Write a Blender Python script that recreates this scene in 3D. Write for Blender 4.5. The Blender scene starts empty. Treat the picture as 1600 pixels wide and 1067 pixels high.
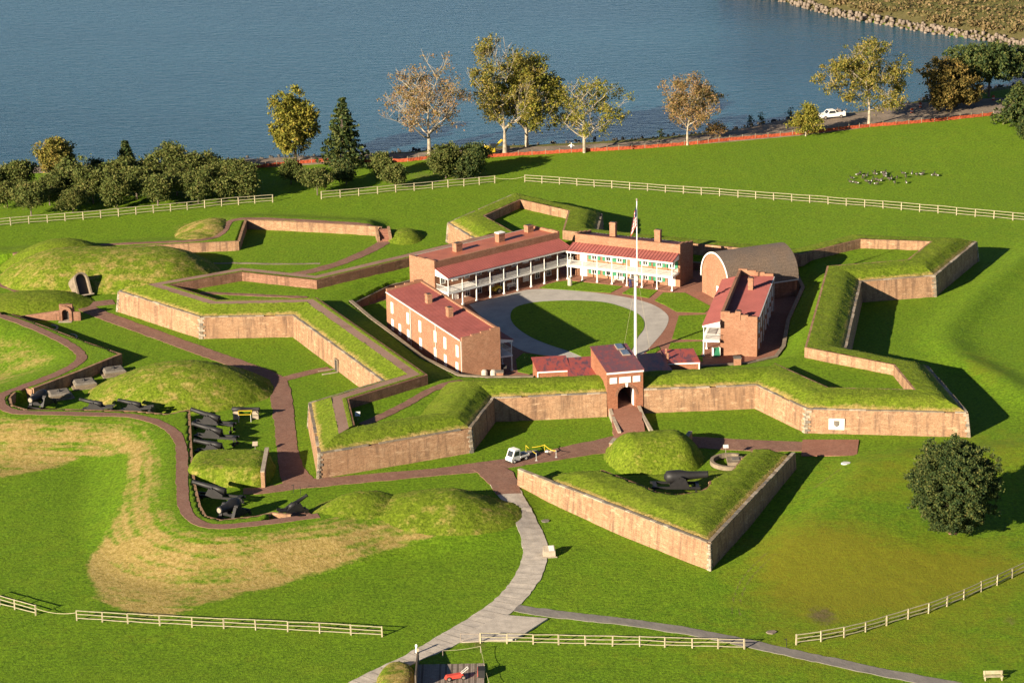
import bpy, math, random
import numpy as np
from mathutils import Vector, Matrix
from math import sin, cos, pi, radians, atan2, hypot
random.seed(7); RNG = np.random.default_rng(11)
SC = bpy.context.scene
COL = SC.collection

# ------------------------------------------------------------------ camera, sky, sun, exposure
FPX, PITCH, ROLL, CAMH = 4062.2, 0.3053127, -0.01854, 118.80
_F = np.array([0, cos(PITCH), -sin(PITCH)]); _R0 = np.array([1.0, 0, 0]); _U0 = np.cross(_R0, _F)
_R = _R0*cos(ROLL) + _U0*sin(ROLL); _U = -_R0*sin(ROLL) + _U0*cos(ROLL)
cam_d = bpy.data.cameras.new('camera'); cam = bpy.data.objects.new('camera', cam_d); COL.objects.link(cam)
cam_d.sensor_width = 36; cam_d.lens = FPX*36/1600; cam_d.clip_start = 1; cam_d.clip_end = 5000
cam.matrix_world = Matrix([[_R[0], _U[0], -_F[0], 0], [_R[1], _U[1], -_F[1], 0], [_R[2], _U[2], -_F[2], CAMH], [0, 0, 0, 1]])
SC.camera = cam

SUN_EL, SHADOW_DIR = radians(18.3), radians(46.5)
world = bpy.data.worlds.new('World'); SC.world = world; world.use_nodes = True
wn = world.node_tree; sky = wn.nodes.new('ShaderNodeTexSky'); sky.sky_type = 'NISHITA'; sky.sun_disc = False
sky.sun_elevation = SUN_EL; sky.sun_rotation = (pi/2 - (SHADOW_DIR + pi)) % (2*pi)
sky.air_density = 0.48; sky.dust_density = 0.05
bg = wn.nodes['Background']; bg.inputs[1].default_value = 0.05
wn.links.new(sky.outputs[0], bg.inputs[0])
sun_d = bpy.data.lights.new('sun', 'SUN'); sun_d.energy = 5.0; sun_d.angle = radians(0.5); sun_d.color = (1.0, 0.86, 0.66)
sun = bpy.data.objects.new('sun', sun_d); COL.objects.link(sun)
_sd = Vector((cos(SHADOW_DIR)*cos(SUN_EL), sin(SHADOW_DIR)*cos(SUN_EL), -sin(SUN_EL)))
sun.rotation_euler = _sd.to_track_quat('-Z', 'Y').to_euler(); sun.location = (0, 300, 150)
vs = SC.view_settings
vs.view_transform = 'Standard'; vs.look = 'None'; vs.exposure = 1.35; vs.gamma = 1.0; vs.use_curve_mapping = False
try:
    SC.cycles.max_bounces = 6; SC.cycles.transparent_max_bounces = 6
except Exception: pass

def W(px, py, z=0.0):
    """surveyed point: where the photographed spot lies at height z"""
    d = _F + _R*(px-800)/FPX + _U*(533.5-py)/FPX
    t = (z-CAMH)/d[2]
    return np.array([d[0]*t, d[1]*t, z])
def W2(px, py, z=0.0): return W(px, py, z)[:2]

# ------------------------------------------------------------------ numeric helpers
def S(a, b, x):
    t = np.clip((np.asarray(x, float)-a)/(b-a), 0, 1); return t*t*(3-2*t)
def _hash(i, j, s):
    h = (i*374761393 + j*668265263 + s*2147483647) & 0xffffffff
    h = ((h ^ (h >> 13))*1274126177) & 0xffffffff
    return ((h ^ (h >> 16)) & 0xffff)/65535.0
def vnoise(x, y, s=0):
    x = np.asarray(x, float); y = np.asarray(y, float)
    i = np.floor(x).astype(np.int64); j = np.floor(y).astype(np.int64); u = x-i; v = y-j
    u = u*u*(3-2*u); v = v*v*(3-2*v)
    return (_hash(i, j, s)*(1-u)+_hash(i+1, j, s)*u)*(1-v) + (_hash(i, j+1, s)*(1-u)+_hash(i+1, j+1, s)*u)*v
def fbm(x, y, s=0, o=3):
    r = 0; a = 1; t = 0
    for k in range(o):
        r = r + a*vnoise(x*2**k, y*2**k, s+k*17); t += a; a *= .5
    return r/t
def dpoly(x, y, pts, closed=False):
    """distance to a polyline"""
    best = np.full(np.shape(x), 1e18); n = len(pts)
    for i in range(n if closed else n-1):
        a = pts[i]; b = pts[(i+1) % n]; dx, dy = b[0]-a[0], b[1]-a[1]; L = dx*dx+dy*dy+1e-12
        t = np.clip(((x-a[0])*dx+(y-a[1])*dy)/L, 0, 1)
        best = np.minimum(best, (x-a[0]-t*dx)**2+(y-a[1]-t*dy)**2)
    return np.sqrt(best)
def inside(x, y, poly):
    r = np.zeros(np.shape(x), bool); n = len(poly); j = n-1
    for i in range(n):
        xi, yi = poly[i][:2]; xj, yj = poly[j][:2]
        c = (yi > y) != (yj > y)
        r ^= c & (x < (xj-xi)*(y-yi)/(yj-yi+1e-30)+xi); j = i
    return r
def resample(pts, step):
    pts = [np.array(p[:2], float) for p in pts]; out = []
    for a, b in zip(pts[:-1], pts[1:]):
        n = max(1, int(round(np.linalg.norm(b-a)/step)))
        out += [a+(b-a)*k/n for k in range(n)]
    return out+[pts[-1]]
def smooth_line(pts, it=3):
    pts = [np.array(p[:2], float) for p in pts]
    for _ in range(it):
        q = [pts[0]]
        for a, b in zip(pts[:-1], pts[1:]): q += [a*.75+b*.25, a*.25+b*.75]
        pts = q+[pts[-1]]
    return pts

# ------------------------------------------------------------------ materials
MATS = {}
def nodes(name):
    m = bpy.data.materials.new(name); m.use_nodes = True; nt = m.node_tree; b = nt.nodes['Principled BSDF']; MATS[name] = m
    return m, nt, b
class NB:
    def __init__(s, nt): s.nt = nt
    def n(s, t, **kw):
        o = s.nt.nodes.new(t)
        for k, v in kw.items(): setattr(o, k, v)
        return o
    def l(s, a, b): s.nt.links.new(a, b)
    def pos(s, scale=(1, 1, 1), rot=0):
        g = s.n('ShaderNodeNewGeometry'); m = s.n('ShaderNodeMapping'); s.l(g.outputs['Position'], m.inputs[0])
        m.inputs['Scale'].default_value = scale; m.inputs['Rotation'].default_value = (0, 0, rot); return m.outputs[0]
    def noise(s, vec, scale, detail=4, rough=.55, dist=0):
        o = s.n('ShaderNodeTexNoise'); o.inputs['Scale'].default_value = scale; o.inputs['Detail'].default_value = detail
        o.inputs['Roughness'].default_value = rough; o.inputs['Distortion'].default_value = dist; s.l(vec, o.inputs['Vector']); return o.outputs[0]
    def ramp(s, fac, stops, interp='LINEAR'):
        o = s.n('ShaderNodeValToRGB'); o.color_ramp.interpolation = interp; e = o.color_ramp.elements
        while len(e) > 1: e.remove(e[0])
        e[0].position, e[0].color = stops[0][0], (*stops[0][1], 1)
        for p, c in stops[1:]:
            x = e.new(p); x.color = (*c, 1)
        s.l(fac, o.inputs[0]); return o.outputs[0]
    def rng(s, fac, a, b, c=0.0, d=1.0):
        o = s.n('ShaderNodeMapRange'); s.l(fac, o.inputs[0])
        for k, v in zip((1, 2, 3, 4), (a, b, c, d)): o.inputs[k].default_value = v
        return o.outputs[0]
    def mix(s, fac, a, b, mode='MIX'):
        o = s.n('ShaderNodeMix', data_type='RGBA', blend_type=mode)
        for sock, v in ((o.inputs[0], fac), (o.inputs[6], a), (o.inputs[7], b)):
            if hasattr(v, 'links') or hasattr(v, 'is_linked'): s.l(v, sock)
            else: sock.default_value = v if isinstance(v, (int, float)) else (*v, 1)
        return o.outputs[2]
    def math(s, op, a, b=None):
        o = s.n('ShaderNodeMath', operation=op)
        for k, v in ((0, a), (1, b)):
            if v is None: continue
            if hasattr(v, 'is_linked'): s.l(v, o.inputs[k])
            else: o.inputs[k].default_value = v
        return o.outputs[0]
    def bump(s, h, strength, dist):
        o = s.n('ShaderNodeBump'); o.inputs['Strength'].default_value = strength; o.inputs['Distance'].default_value = dist
        s.l(h, o.inputs['Height']); return o.outputs[0]

def mat_plain(name, col, rough=.7, var=.25, scale=1.5, metal=0, bump=0, spec=.3):
    m, nt, b = nodes(name); N = NB(nt); v = N.pos()
    n1 = N.noise(v, scale, 5); n2 = N.noise(v, scale*7, 3)
    f = N.math('MULTIPLY', n1, 1.0)
    lo = tuple(c*(1-var) for c in col); hi = tuple(min(1, c*(1+var)) for c in col)
    c = N.ramp(f, [(.3, lo), (.7, hi)])
    c = N.mix(.35, c, N.ramp(n2, [(.3, lo), (.7, hi)]))
    nt.links.new(c, b.inputs['Base Color']); b.inputs['Roughness'].default_value = rough; b.inputs['Metallic'].default_value = metal
    b.inputs['Specular IOR Level'].default_value = spec
    if bump: nt.links.new(N.bump(n2, 1, bump), b.inputs['Normal'])
    return m

def grass_colour(N, base, lush, dryc, v):
    big = N.noise(v, .045, 3, .6); mid = N.noise(v, .35, 4, .65); fine = N.noise(v, 2.6, 4, .7)
    vs_ = N.pos((.55, 2.4, 1), .35); streak = N.noise(vs_, 1.2, 3, .6)
    c = N.ramp(big, [(.32, lush), (.68, base)])
    c = N.mix(N.rng(N.noise(v, .7, 5, .75), .46, .30, 0, .55), c, tuple(x*.55 for x in lush))
    c = N.mix(N.rng(mid, .44, .72, 0, .75), c, tuple(.45*a+.55*d for a, d in zip(base, dryc)))
    c = N.mix(N.rng(N.noise(v, .028, 3, .6), .40, .62, .5, 0), c, tuple(.30*a+.35*d for a, d in zip(base, lush)))
    c = N.mix(N.rng(N.noise(v, .11, 4, .7), .5, .72, 0, .55), c, tuple(.5*a+.5*d for a, d in zip(base, dryc)))
    wv = N.n('ShaderNodeTexWave'); wv.inputs['Scale'].default_value = .22; wv.inputs['Distortion'].default_value = 3.0; wv.inputs['Detail Scale'].default_value = .6; N.l(N.pos((1, 1, 1), .5), wv.inputs[0])
    c = N.mix(N.rng(wv.outputs[1], 0, 1, 0, .26), c, tuple(x*.55 for x in lush))
    c = N.mix(.6, c, N.ramp(fine, [(.33, tuple(x*.15 for x in lush)), (.5, base), (.67, tuple(min(1, x*2.0) for x in base))]))
    c = N.mix(.28, c, N.ramp(streak, [(.3, tuple(x*.6 for x in lush)), (.7, tuple(min(1, x*1.4) for x in base))]))
    return c, fine, mid

def mat_grass(name, base, lush, dryc, bumpd, masks=True):
    m, nt, b = nodes(name); N = NB(nt); v = N.pos()
    c, fine, mid = grass_colour(N, base, lush, dryc, v)
    if masks:
        at = N.n('ShaderNodeVertexColor'); at.layer_name = 'mask'; sp = N.n('ShaderNodeSeparateColor'); N.l(at.outputs[0], sp.inputs[0])
        n3 = N.noise(v, 1.3, 5, .75)
        dry = N.rng(N.math('ADD', sp.outputs[0], N.math('MULTIPLY', N.math('SUBTRACT', n3, .5), 1.1)), .27, .62)
        hay = N.ramp(N.noise(v, 1.9, 5, .75), [(.25, (.13, .085, .022)), (.5, (.36, .235, .085)), (.75, (.54, .385, .18))])
        c = N.mix(N.math('MULTIPLY', dry, .84), c, hay)
        org = N.rng(N.math('ADD', sp.outputs[1], N.math('MULTIPLY', N.math('SUBTRACT', mid, .5), .9)), .25, .9)
        c = N.mix(N.math('MULTIPLY', org, .62), c, (.20, .15, .012))
        bare = N.rng(N.math('ADD', sp.outputs[2], N.math('MULTIPLY', N.math('SUBTRACT', n3, .5), .9)), .42, .7)
        c = N.mix(N.math('MULTIPLY', bare, .85), c, N.ramp(n3, [(.3, (.06, .04, .025)), (.7, (.15, .10, .06))]))
    nt.links.new(c, b.inputs['Base Color']); b.inputs['Roughness'].default_value = .9; b.inputs['Specular IOR Level'].default_value = .1
    b.inputs['Sheen Weight'].default_value = .05; b.inputs['Sheen Roughness'].default_value = .5; b.inputs['Sheen Tint'].default_value = (.62, .8, .1, 1)
    h = N.math('ADD', N.math('MULTIPLY', fine, .6), N.math('MULTIPLY', N.noise(v, 7, 2, .6), .4))
    nt.links.new(N.bump(h, 1, bumpd), b.inputs['Normal'])
    return m

def mat_brick(name, base, pale, dark, scale=1.0, pale_amt=.5, stains=True):
    m, nt, b = nodes(name); N = NB(nt); v = N.pos()
    uv = N.n('ShaderNodeUVMap'); br = N.n('ShaderNodeTexBrick'); N.l(uv.outputs[0], br.inputs[0])
    br.inputs['Scale'].default_value = 1.0; br.inputs['Brick Width'].default_value = .26*scale; br.inputs['Row Height'].default_value = .085*scale
    br.inputs['Mortar Size'].default_value = .006*scale; br.inputs['Bias'].default_value = -.1
    br.inputs['Color1'].default_value = (*base, 1); br.inputs['Color2'].default_value = (*tuple(x*.62 for x in base), 1); br.inputs['Mortar'].default_value = (*pale, 1)
    mid = N.noise(v, .9, 5, .7); big = N.noise(v, .18, 4, .6); fine = N.noise(v, 5.5, 4, .75)
    c = N.mix(N.rng(mid, .5, .68, 0, pale_amt), br.outputs[0], pale)
    c = N.mix(N.rng(fine, .52, .74, 0, .6), c, pale)
    c = N.mix(N.rng(fine, .48, .26, 0, .6), c, dark)
    c = N.mix(N.rng(big, .5, .7, 0, .55), c, tuple(x*.72 for x in base))
    if stains:
        st = N.noise(N.pos((1.3, 1.3, .12)), 1.0, 4, .7)
        c = N.mix(N.rng(st, .48, .68, 0, .8), c, dark)
        c = N.mix(N.rng(N.noise(N.pos((.25, .25, 3.0)), 1.0, 4, .7), .5, .7, 0, .4), c, tuple(x*.6 for x in base))
        c = N.mix(N.rng(N.noise(N.pos((.5, .5, 1.4)), 1.0, 5, .75), .56, .68, 0, .55), c, tuple(min(1, x*1.25) for x in pale))
    nt.links.new(c, b.inputs['Base Color']); b.inputs['Roughness'].default_value = .9; b.inputs['Specular IOR Level'].default_value = .15
    h = N.math('ADD', br.outputs['Fac'], N.math('MULTIPLY', fine, .8))
    nt.links.new(N.bump(fine, 1, .03), b.inputs['Normal'])
    return m

def mat_leaf(name, stops, trans=.25):
    m, nt, b = nodes(name); N = NB(nt); g = N.n('ShaderNodeNewGeometry'); v = N.pos()
    r = g.outputs['Random Per Island']; n = N.noise(v, .35, 3, .6)
    f = N.math('ADD', N.math('MULTIPLY', r, .55), N.math('MULTIPLY', n, .6))
    c = N.ramp(N.math('SUBTRACT', f, .08), stops)
    nt.links.new(c, b.inputs['Base Color']); b.inputs['Roughness'].default_value = .7; b.inputs['Specular IOR Level'].default_value = .15
    t = N.n('ShaderNodeBsdfTranslucent'); N.l(c, t.inputs[0]); mx = N.n('ShaderNodeMixShader'); mx.inputs[0].default_value = trans
    N.l(b.outputs[0], mx.inputs[1]); N.l(t.outputs[0], mx.inputs[2]); N.l(mx.outputs[0], nt.nodes['Material Output'].inputs[0])
    return m

G_BASE, G_LUSH, G_DRY = (.116, .202, .0075), (.038, .124, .004), (.225, .17, .020)
mat_grass('lawn', G_BASE, G_LUSH, G_DRY, .16)
mat_grass('rough_grass', (.130, .176, .011), (.060, .120, .006), (.34, .25, .07), .18)
mat_brick('brick_scarp', (.33, .183, .100), (.46, .31, .192), (.11, .065, .045), 1.6, .45)
mat_brick('brick_house', (.31, .145, .082), (.43, .26, .165), (.16, .075, .045), 1.4, .35, False)
mat_brick('brick_dark', (.24, .115, .07), (.36, .21, .14), (.10, .055, .035), 1.4, .25)
mat_brick('brick_gate', (.30, .115, .06), (.38, .19, .11), (.18, .07, .04), 1.3, .25, False)
mat_brick('brick_path', (.235, .12, .085), (.30, .19, .14), (.12, .065, .045), 1.2, .4, False)
mat_brick('brick_yard', (.30, .13, .085), (.36, .20, .14), (.15, .075, .05), 1.2, .3, False)
mat_plain('coping_stone', (.21, .165, .115), .9, .45, 1.3, bump=.03)
mat_plain('pale_stone', (.34, .28, .21), .9, .35, 1.6, bump=.03)
mat_plain('dark_stone', (.16, .14, .115), .9, .4, 1.6, bump=.03)
mat_plain('concrete', (.44, .385, .32), .9, .28, .9, bump=.02)
mat_plain('gravel_path', (.39, .36, .32), .95, .2, .5, bump=.02)
mat_plain('asphalt', (.19, .17, .15), .95, .22, .6, bump=.02)
mat_plain('dirt_track', (.22, .17, .125), .95, .45, .35, bump=.08)
mat_plain('red_roof', (.33, .105, .088), .55, .34, .35, spec=.4)
mat_plain('red_seam', (.22, .062, .053), .5, .15, .6)
mat_plain('rust_roof', (.40, .13, .075), .55, .2, .5)
mat_plain('white_paint', (.78, .76, .70), .5, .05, 2)
mat_plain('dull_white', (.55, .54, .50), .6, .12, 2)
mat_plain('green_paint', (.035, .20, .10), .5, .15, 2)
mat_plain('dark_door', (.05, .045, .04), .6, .2, 2)
mat_plain('iron', (.017, .016, .016), .55, .4, 1.5, metal=.0, spec=.35)
mat_plain('fence_wood', (.40, .34, .22), .85, .3, 2.2)
mat_plain('rail_wood', (.33, .29, .19), .85, .3, 2.2)
mat_plain('grey_wood', (.26, .21, .17), .85, .35, 2.0)
mat_plain('orange_mesh', (.36, .070, .028), .7, .25, .8)
mat_plain('goose_grey', (.085, .07, .055), .8, .3, 6)
mat_plain('yellow', (.58, .43, .03), .5, .1, 2)
mat_plain('tyre', (.02, .02, .02), .8, .2, 3)
mat_plain('glass_dark', (.03, .035, .04), .12, .1, 2, spec=.6)
mat_plain('red_cloth', (.50, .06, .04), .7, .2, 2)
mat_plain('navy_cloth', (.02, .025, .09), .8, .15, 2)
mat_plain('white_cloth', (.75, .72, .68), .8, .05, 2)
mat_plain('skin', (.45, .28, .2), .6, .1, 3)
mat_plain('bark_white', (.31, .26, .19), .85, .6, 1.4)
mat_plain('bark_dark', (.13, .10, .075), .9, .4, 1.5)
mat_plain('rock', (.19, .15, .115), .9, .5, .8, bump=.05)
mat_plain('rock_dark', (.075, .07, .062), .9, .5, .8, bump=.05)
mat_plain('rope', (.5, .44, .27), .9, .2, 3)
mat_plain('solar_glass', (.10, .14, .20), .2, .3, 1.2, spec=.6)
def _weather():
    m, nt, b = nodes('worn_roof'); N = NB(nt); v = N.pos()
    n = N.noise(N.pos((1.6, .7, 1)), .75, 5, .7, .6)
    c = N.ramp(n, [(.40, (.34, .07, .045)), (.52, (.27, .065, .05)), (.60, (.10, .05, .06)), (.7, (.15, .06, .06))])
    nt.links.new(c, b.inputs['Base Color']); b.inputs['Roughness'].default_value = .45
    m, nt, b = nodes('purple_roof'); N = NB(nt); n = N.noise(N.pos((1.6, .7, 1)), 1.1, 5, .7, .5)
    c = N.ramp(n, [(.36, (.26, .06, .045)), (.5, (.155, .062, .062)), (.7, (.11, .055, .065))])
    nt.links.new(c, b.inputs['Base Color']); b.inputs['Roughness'].default_value = .4
    m, nt, b = nodes('wood_shingle'); N = NB(nt); v = N.pos()
    n = N.noise(v, 5, 4, .8); n2 = N.noise(v, .4, 3)
    c = N.ramp(n, [(.25, (.045, .032, .024)), (.5, (.145, .10, .07)), (.78, (.28, .20, .135))]); c = N.mix(N.rng(n2, .4, .7, 0, .5), c, (.10, .085, .075))
    nt.links.new(c, b.inputs['Base Color']); b.inputs['Roughness'].default_value = .9
    nt.links.new(N.bump(n, 1, .06), b.inputs['Normal'])
    m, nt, b = nodes('water'); N = NB(nt)
    v1 = N.pos((.22, .60, 1), .06); v2 = N.pos((.7, 1.7, 1), -.10)
    w1 = N.noise(v1, 1.0, 3, .55, .4); w2 = N.noise(v2, 1.0, 4, .6, .3); w3 = N.noise(N.pos((.004, .012, 1), .3), 1.0, 3, .5)
    h = N.math('ADD', N.math('MULTIPLY', w1, .8), N.math('MULTIPLY', w2, .55))
    b.inputs['Roughness'].default_value = .16; b.inputs['IOR'].default_value = 1.33; b.inputs['Specular IOR Level'].default_value = .5
    c = N.ramp(w3, [(.3, (.010, .052, .080)), (.7, (.026, .092, .130))]); nt.links.new(c, b.inputs['Base Color'])
    nt.links.new(N.bump(h, .75, .6), b.inputs['Normal'])
_weather()
mat_leaf('leaf_olive', [(.1, (.04, .06, .012)), (.4, (.15, .15, .028)), (.7, (.30, .23, .05)), (1, (.42, .25, .09))])
mat_leaf('leaf_orchard', [(.1, (.030, .048, .010)), (.4, (.085, .112, .025)), (.75, (.17, .165, .045)), (1, (.28, .19, .09))])
mat_leaf('leaf_yellow', [(.1, (.05, .07, .012)), (.4, (.16, .165, .025)), (.7, (.30, .25, .04)), (1, (.40, .20, .06))])
mat_leaf('leaf_rust', [(.1, (.07, .065, .02)), (.35, (.19, .15, .045)), (.6, (.30, .18, .075)), (.8, (.34, .20, .11)), (1, (.17, .18, .04))])
mat_leaf('leaf_dark', [(.1, (.010, .022, .008)), (.45, (.040, .066, .018)), (.75, (.11, .12, .03)), (1, (.22, .16, .06))], .15)
mat_leaf('leaf_brown', [(.1, (.03, .032, .01)), (.4, (.11, .09, .022)), (.7, (.22, .15, .04)), (1, (.28, .16, .05))], .18)
mat_leaf('scrub', [(.1, (.045, .04, .014)), (.35, (.12, .10, .035)), (.6, (.19, .135, .06)), (.8, (.22, .15, .08)), (1, (.09, .11, .03))], .1)
mat_leaf('tuft', [(.1, (.035, .055, .006)), (.45, (.095, .11, .014)), (.75, (.15, .135, .028)), (1, (.25, .19, .07))], .2)

# ------------------------------------------------------------------ mesh helpers
class MB:
    def __init__(s): s.v = []; s.f = []; s.smooth = False
    def face(s, pts): i = len(s.v); s.v += [tuple(map(float, p)) for p in pts]; s.f.append(tuple(range(i, i+len(pts)))); return s
    def box(s, x0, x1, y0, y1, z0, z1):
        i = len(s.v); s.v += [(x, y, z) for z in (z0, z1) for x, y in ((x0, y0), (x1, y0), (x1, y1), (x0, y1))]
        s.f += [(i+3, i+2, i+1, i), (i+4, i+5, i+6, i+7)] + [(i+k, i+(k+1) % 4, i+4+(k+1) % 4, i+4+k) for k in range(4)]; return s
    def hexa(s, bot, top):
        """eight corners: bottom ring counter-clockwise, top ring above it"""
        i = len(s.v); n = len(bot); s.v += [tuple(map(float, p)) for p in list(bot)+list(top)]
        s.f += [tuple(range(i+n-1, i-1, -1)), tuple(range(i+n, i+2*n))] + [(i+k, i+(k+1) % n, i+n+(k+1) % n, i+n+k) for k in range(n)]; return s
    def prism(s, poly, z0, z1): return s.hexa([(p[0], p[1], z0) for p in poly], [(p[0], p[1], z1) for p in poly])
    def beam(s, p0, p1, w, h=None):
        p0 = Vector(p0); p1 = Vector(p1); d = (p1-p0).normalized(); h = h or w
        side = d.cross(Vector((0, 0, 1)));  side = side.normalized() if side.length > 1e-4 else Vector((1, 0, 0)); up = side.cross(d)
        c = lambda p: [p-side*w/2-up*h/2, p+side*w/2-up*h/2, p+side*w/2+up*h/2, p-side*w/2+up*h/2]
        return s.hexa(c(p0), c(p1))
    def tube(s, p0, p1, r0, r1=None, n=8, caps=True):
        p0 = Vector(p0); p1 = Vector(p1); r1 = r0 if r1 is None else r1; d = (p1-p0).normalized()
        a = d.orthogonal().normalized(); b = d.cross(a); i = len(s.v)
        for p, r in ((p0, r0), (p1, r1)):
            s.v += [tuple(p+(a*cos(2*pi*k/n)+b*sin(2*pi*k/n))*r) for k in range(n)]
        s.f += [(i+k, i+(k+1) % n, i+n+(k+1) % n, i+n+k) for k in range(n)]
        if caps: s.f += [tuple(range(i+n-1, i-1, -1)), tuple(range(i+n, i+2*n))]
        return s
    def lathe(s, p0, axis, prof, n=14):
        p0 = Vector(p0); d = Vector(axis).normalized(); a = d.orthogonal().normalized(); b = d.cross(a); i = len(s.v)
        for t, r in prof: s.v += [tuple(p0+d*t+(a*cos(2*pi*k/n)+b*sin(2*pi*k/n))*max(r, .001)) for k in range(n)]
        for q in range(len(prof)-1):
            s.f += [(i+q*n+k, i+q*n+(k+1) % n, i+(q+1)*n+(k+1) % n, i+(q+1)*n+k) for k in range(n)]
        s.f += [tuple(range(i+n-1, i-1, -1)), tuple(range(i+(len(prof)-1)*n, i+len(prof)*n))]
        return s
    def grid(s, P):
        """P: array (a,b,3)"""
        i = len(s.v); a, b = P.shape[:2]; s.v += [tuple(p) for p in P.reshape(-1, 3)]
        s.f += [(i+r*b+c, i+r*b+c+1, i+(r+1)*b+c+1, i+(r+1)*b+c) for r in range(a-1) for c in range(b-1)]; return s
    def mesh(s, name, mat):
        me = bpy.data.meshes.new(name); me.from_pydata(s.v, [], s.f); finish(me, mat, s.smooth); return me
def finish(me, mat, smooth=False):
    me.materials.append(MATS[mat]); me.update()
    n = len(me.loops)
    if n and n < 300000:
        uv = me.uv_layers.new(name='UVMap')
        co = np.empty(len(me.vertices)*3); me.vertices.foreach_get('co', co); co = co.reshape(-1, 3)
        lv = np.empty(n, np.int32); me.loops.foreach_get('vertex_index', lv)
        fn = np.empty(len(me.polygons)*3); me.polygons.foreach_get('normal', fn); fn = fn.reshape(-1, 3)
        lt = np.empty(len(me.polygons), np.int32); me.polygons.foreach_get('loop_total', lt)
        ln = np.repeat(fn, lt, 0); p = co[lv]
        hl = np.hypot(ln[:, 0], ln[:, 1])+1e-9; tx, ty = -ln[:, 1]/hl, ln[:, 0]/hl
        side = np.abs(ln[:, 2]) < .7
        u = np.where(side, p[:, 0]*tx+p[:, 1]*ty, p[:, 0]); w = np.where(side, p[:, 2], p[:, 1])
        uv.data.foreach_set('uv', np.stack([u, w], 1).astype(np.float32).ravel())
    if smooth: me.polygons.foreach_set('use_smooth', np.ones(len(me.polygons), bool))
def npmesh(name, V, F, mat, mask=None, smooth=True):
    V = np.asarray(V, np.float32); F = np.asarray(F, np.int32); k = F.shape[1]
    me = bpy.data.meshes.new(name); me.vertices.add(len(V)); me.vertices.foreach_set('co', V.ravel())
    me.loops.add(F.size); me.loops.foreach_set('vertex_index', F.ravel())
    me.polygons.add(len(F)); me.polygons.foreach_set('loop_start', np.arange(0, F.size, k, dtype=np.int32))
    me.polygons.foreach_set('loop_total', np.full(len(F), k, np.int32)); me.update(calc_edges=True)
    if mask is not None:
        ca = me.color_attributes.new('mask', 'FLOAT_COLOR', 'POINT')
        ca.data.foreach_set('color', np.concatenate([np.asarray(mask, np.float32), np.ones((len(V), 1), np.float32)], 1).ravel())
    me.materials.append(MATS[mat])
    if smooth: me.polygons.foreach_set('use_smooth', np.ones(len(F), bool))
    return me
def link(name, data, parent=None, loc=None, rot=None, **props):
    o = bpy.data.objects.new(name, data); COL.objects.link(o)
    if parent is not None: o.parent = parent
    if loc is not None: o.location = loc
    if rot is not None: o.rotation_euler = rot if hasattr(rot, '__len__') else (0, 0, rot)
    for k, v in props.items():
        if v is not None: o[k] = v
    return o
def thing(name, label, cat, loc=(0, 0, 0), rot=0, group=None, data=None):
    return link(name, data, None, tuple(map(float, loc)), rot, label=label, category=cat, group=group)
def part(name, mb, mat, parent, loc=None, rot=None, **kw):
    return link(name, mb.mesh(name, mat) if isinstance(mb, MB) else mb, parent, loc, rot, **kw)
def struct(name, data, label=None): return link(name, data, kind='structure', label=label)
def copy_tree(o, parent=None):
    c = o.copy(); COL.objects.link(c)
    if parent is not None: c.parent = parent
    for ch in o.children: copy_tree(ch, c)
    return c
# ------------------------------------------------------------------ terrain lines (surveyed)
def L(pts, z): return [W2(x, y, z) for x, y in pts]
PATH_PX = [(-70, 470), (-30, 484), (0, 493), (36, 505), (71, 519.5), (107, 537), (123, 549), (129, 558), (121, 569), (89, 585), (46, 601), (10, 614), (-3, 622), (0, 632), (14, 643), (53, 645.5), (100, 646),
           (142, 647), (190, 648), (214, 650.5), (249, 660), (270, 673), (282, 690), (285, 710), (284.5, 757), (286, 785), (293, 804), (312, 819), (335, 823), (369, 821.5), (411, 817), (453, 811), (498, 805.5)]
CRZ = 1.5
PATH1 = L(PATH_PX, CRZ)
CREST = PATH1 + L([(545, 793), (600, 783), (660, 779), (720, 776), (770, 776)], CRZ)
OUTP = CREST + [np.array([6.0, 307.]), np.array([6., 225.]), np.array([-260., 225.]), np.array([-260., 372.])]
EARTH = L(PATH_PX[2:31], CRZ) + L([(425, 800), (400, 806), (345, 812), (322, 806), (312, 790), (306, 768), (302, 750), (299, 713), (295, 640), (262, 647), (210, 642), (100, 639), (42, 640), (18, 633), (14, 620), (30, 604), (51, 607), (189, 553), (18, 490)], CRZ)
WALL2 = L([(-60, 402), (20, 398), (110, 391), (190, 387), (270, 383), (373, 378), (378, 362), (384, 345), (440, 347), (520, 351), (597, 356)], CRZ)
OUT2 = WALL2 + [WALL2[-1]+np.array([6., 14.]), np.array([-40., 520.]), np.array([-260., 520.]), np.array([-260., 395.])]
RIDGE1 = L([(1640, 375), (1600, 408), (1534, 458), (1484, 512), (1477, 532), (1498, 561), (1556, 589), (1605, 620), (1660, 650)], .3)
RIDGE2 = L([(1680, 700), (1600, 716), (1505, 725), (1429, 730), (1372, 744), (1333, 774), (1276, 828), (1219, 885), (1190, 930)], -.4)
SHORE = L([(-200, 268), (-60, 265), (0, 264), (130, 262), (280, 256), (390, 251), (500, 246), (600, 241), (690, 235), (794, 230), (923, 224), (995, 219), (1064, 213), (1140, 205), (1200, 193), (1233, 187), (1335, 177), (1410, 163), (1445, 157), (1554, 139), (1640, 128), (1760, 118)], -.9)
LANDP = SHORE + [np.array([400., 620.]), np.array([400., 200.]), np.array([-400., 200.]), np.array([-400., 505.])]
FARB = L([(1130, -22), (1212, 0), (1242, 9), (1308, 27), (1395, 42), (1485, 57), (1536, 64), (1610, 78), (1720, 97)], -.9)
FARP = FARB + [np.array([420., 640.]), np.array([420., 1500.]), np.array([60., 1500.]), np.array([62., 760.])]
CTAIL = [CREST[-6]]+CREST[-5:]

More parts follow.
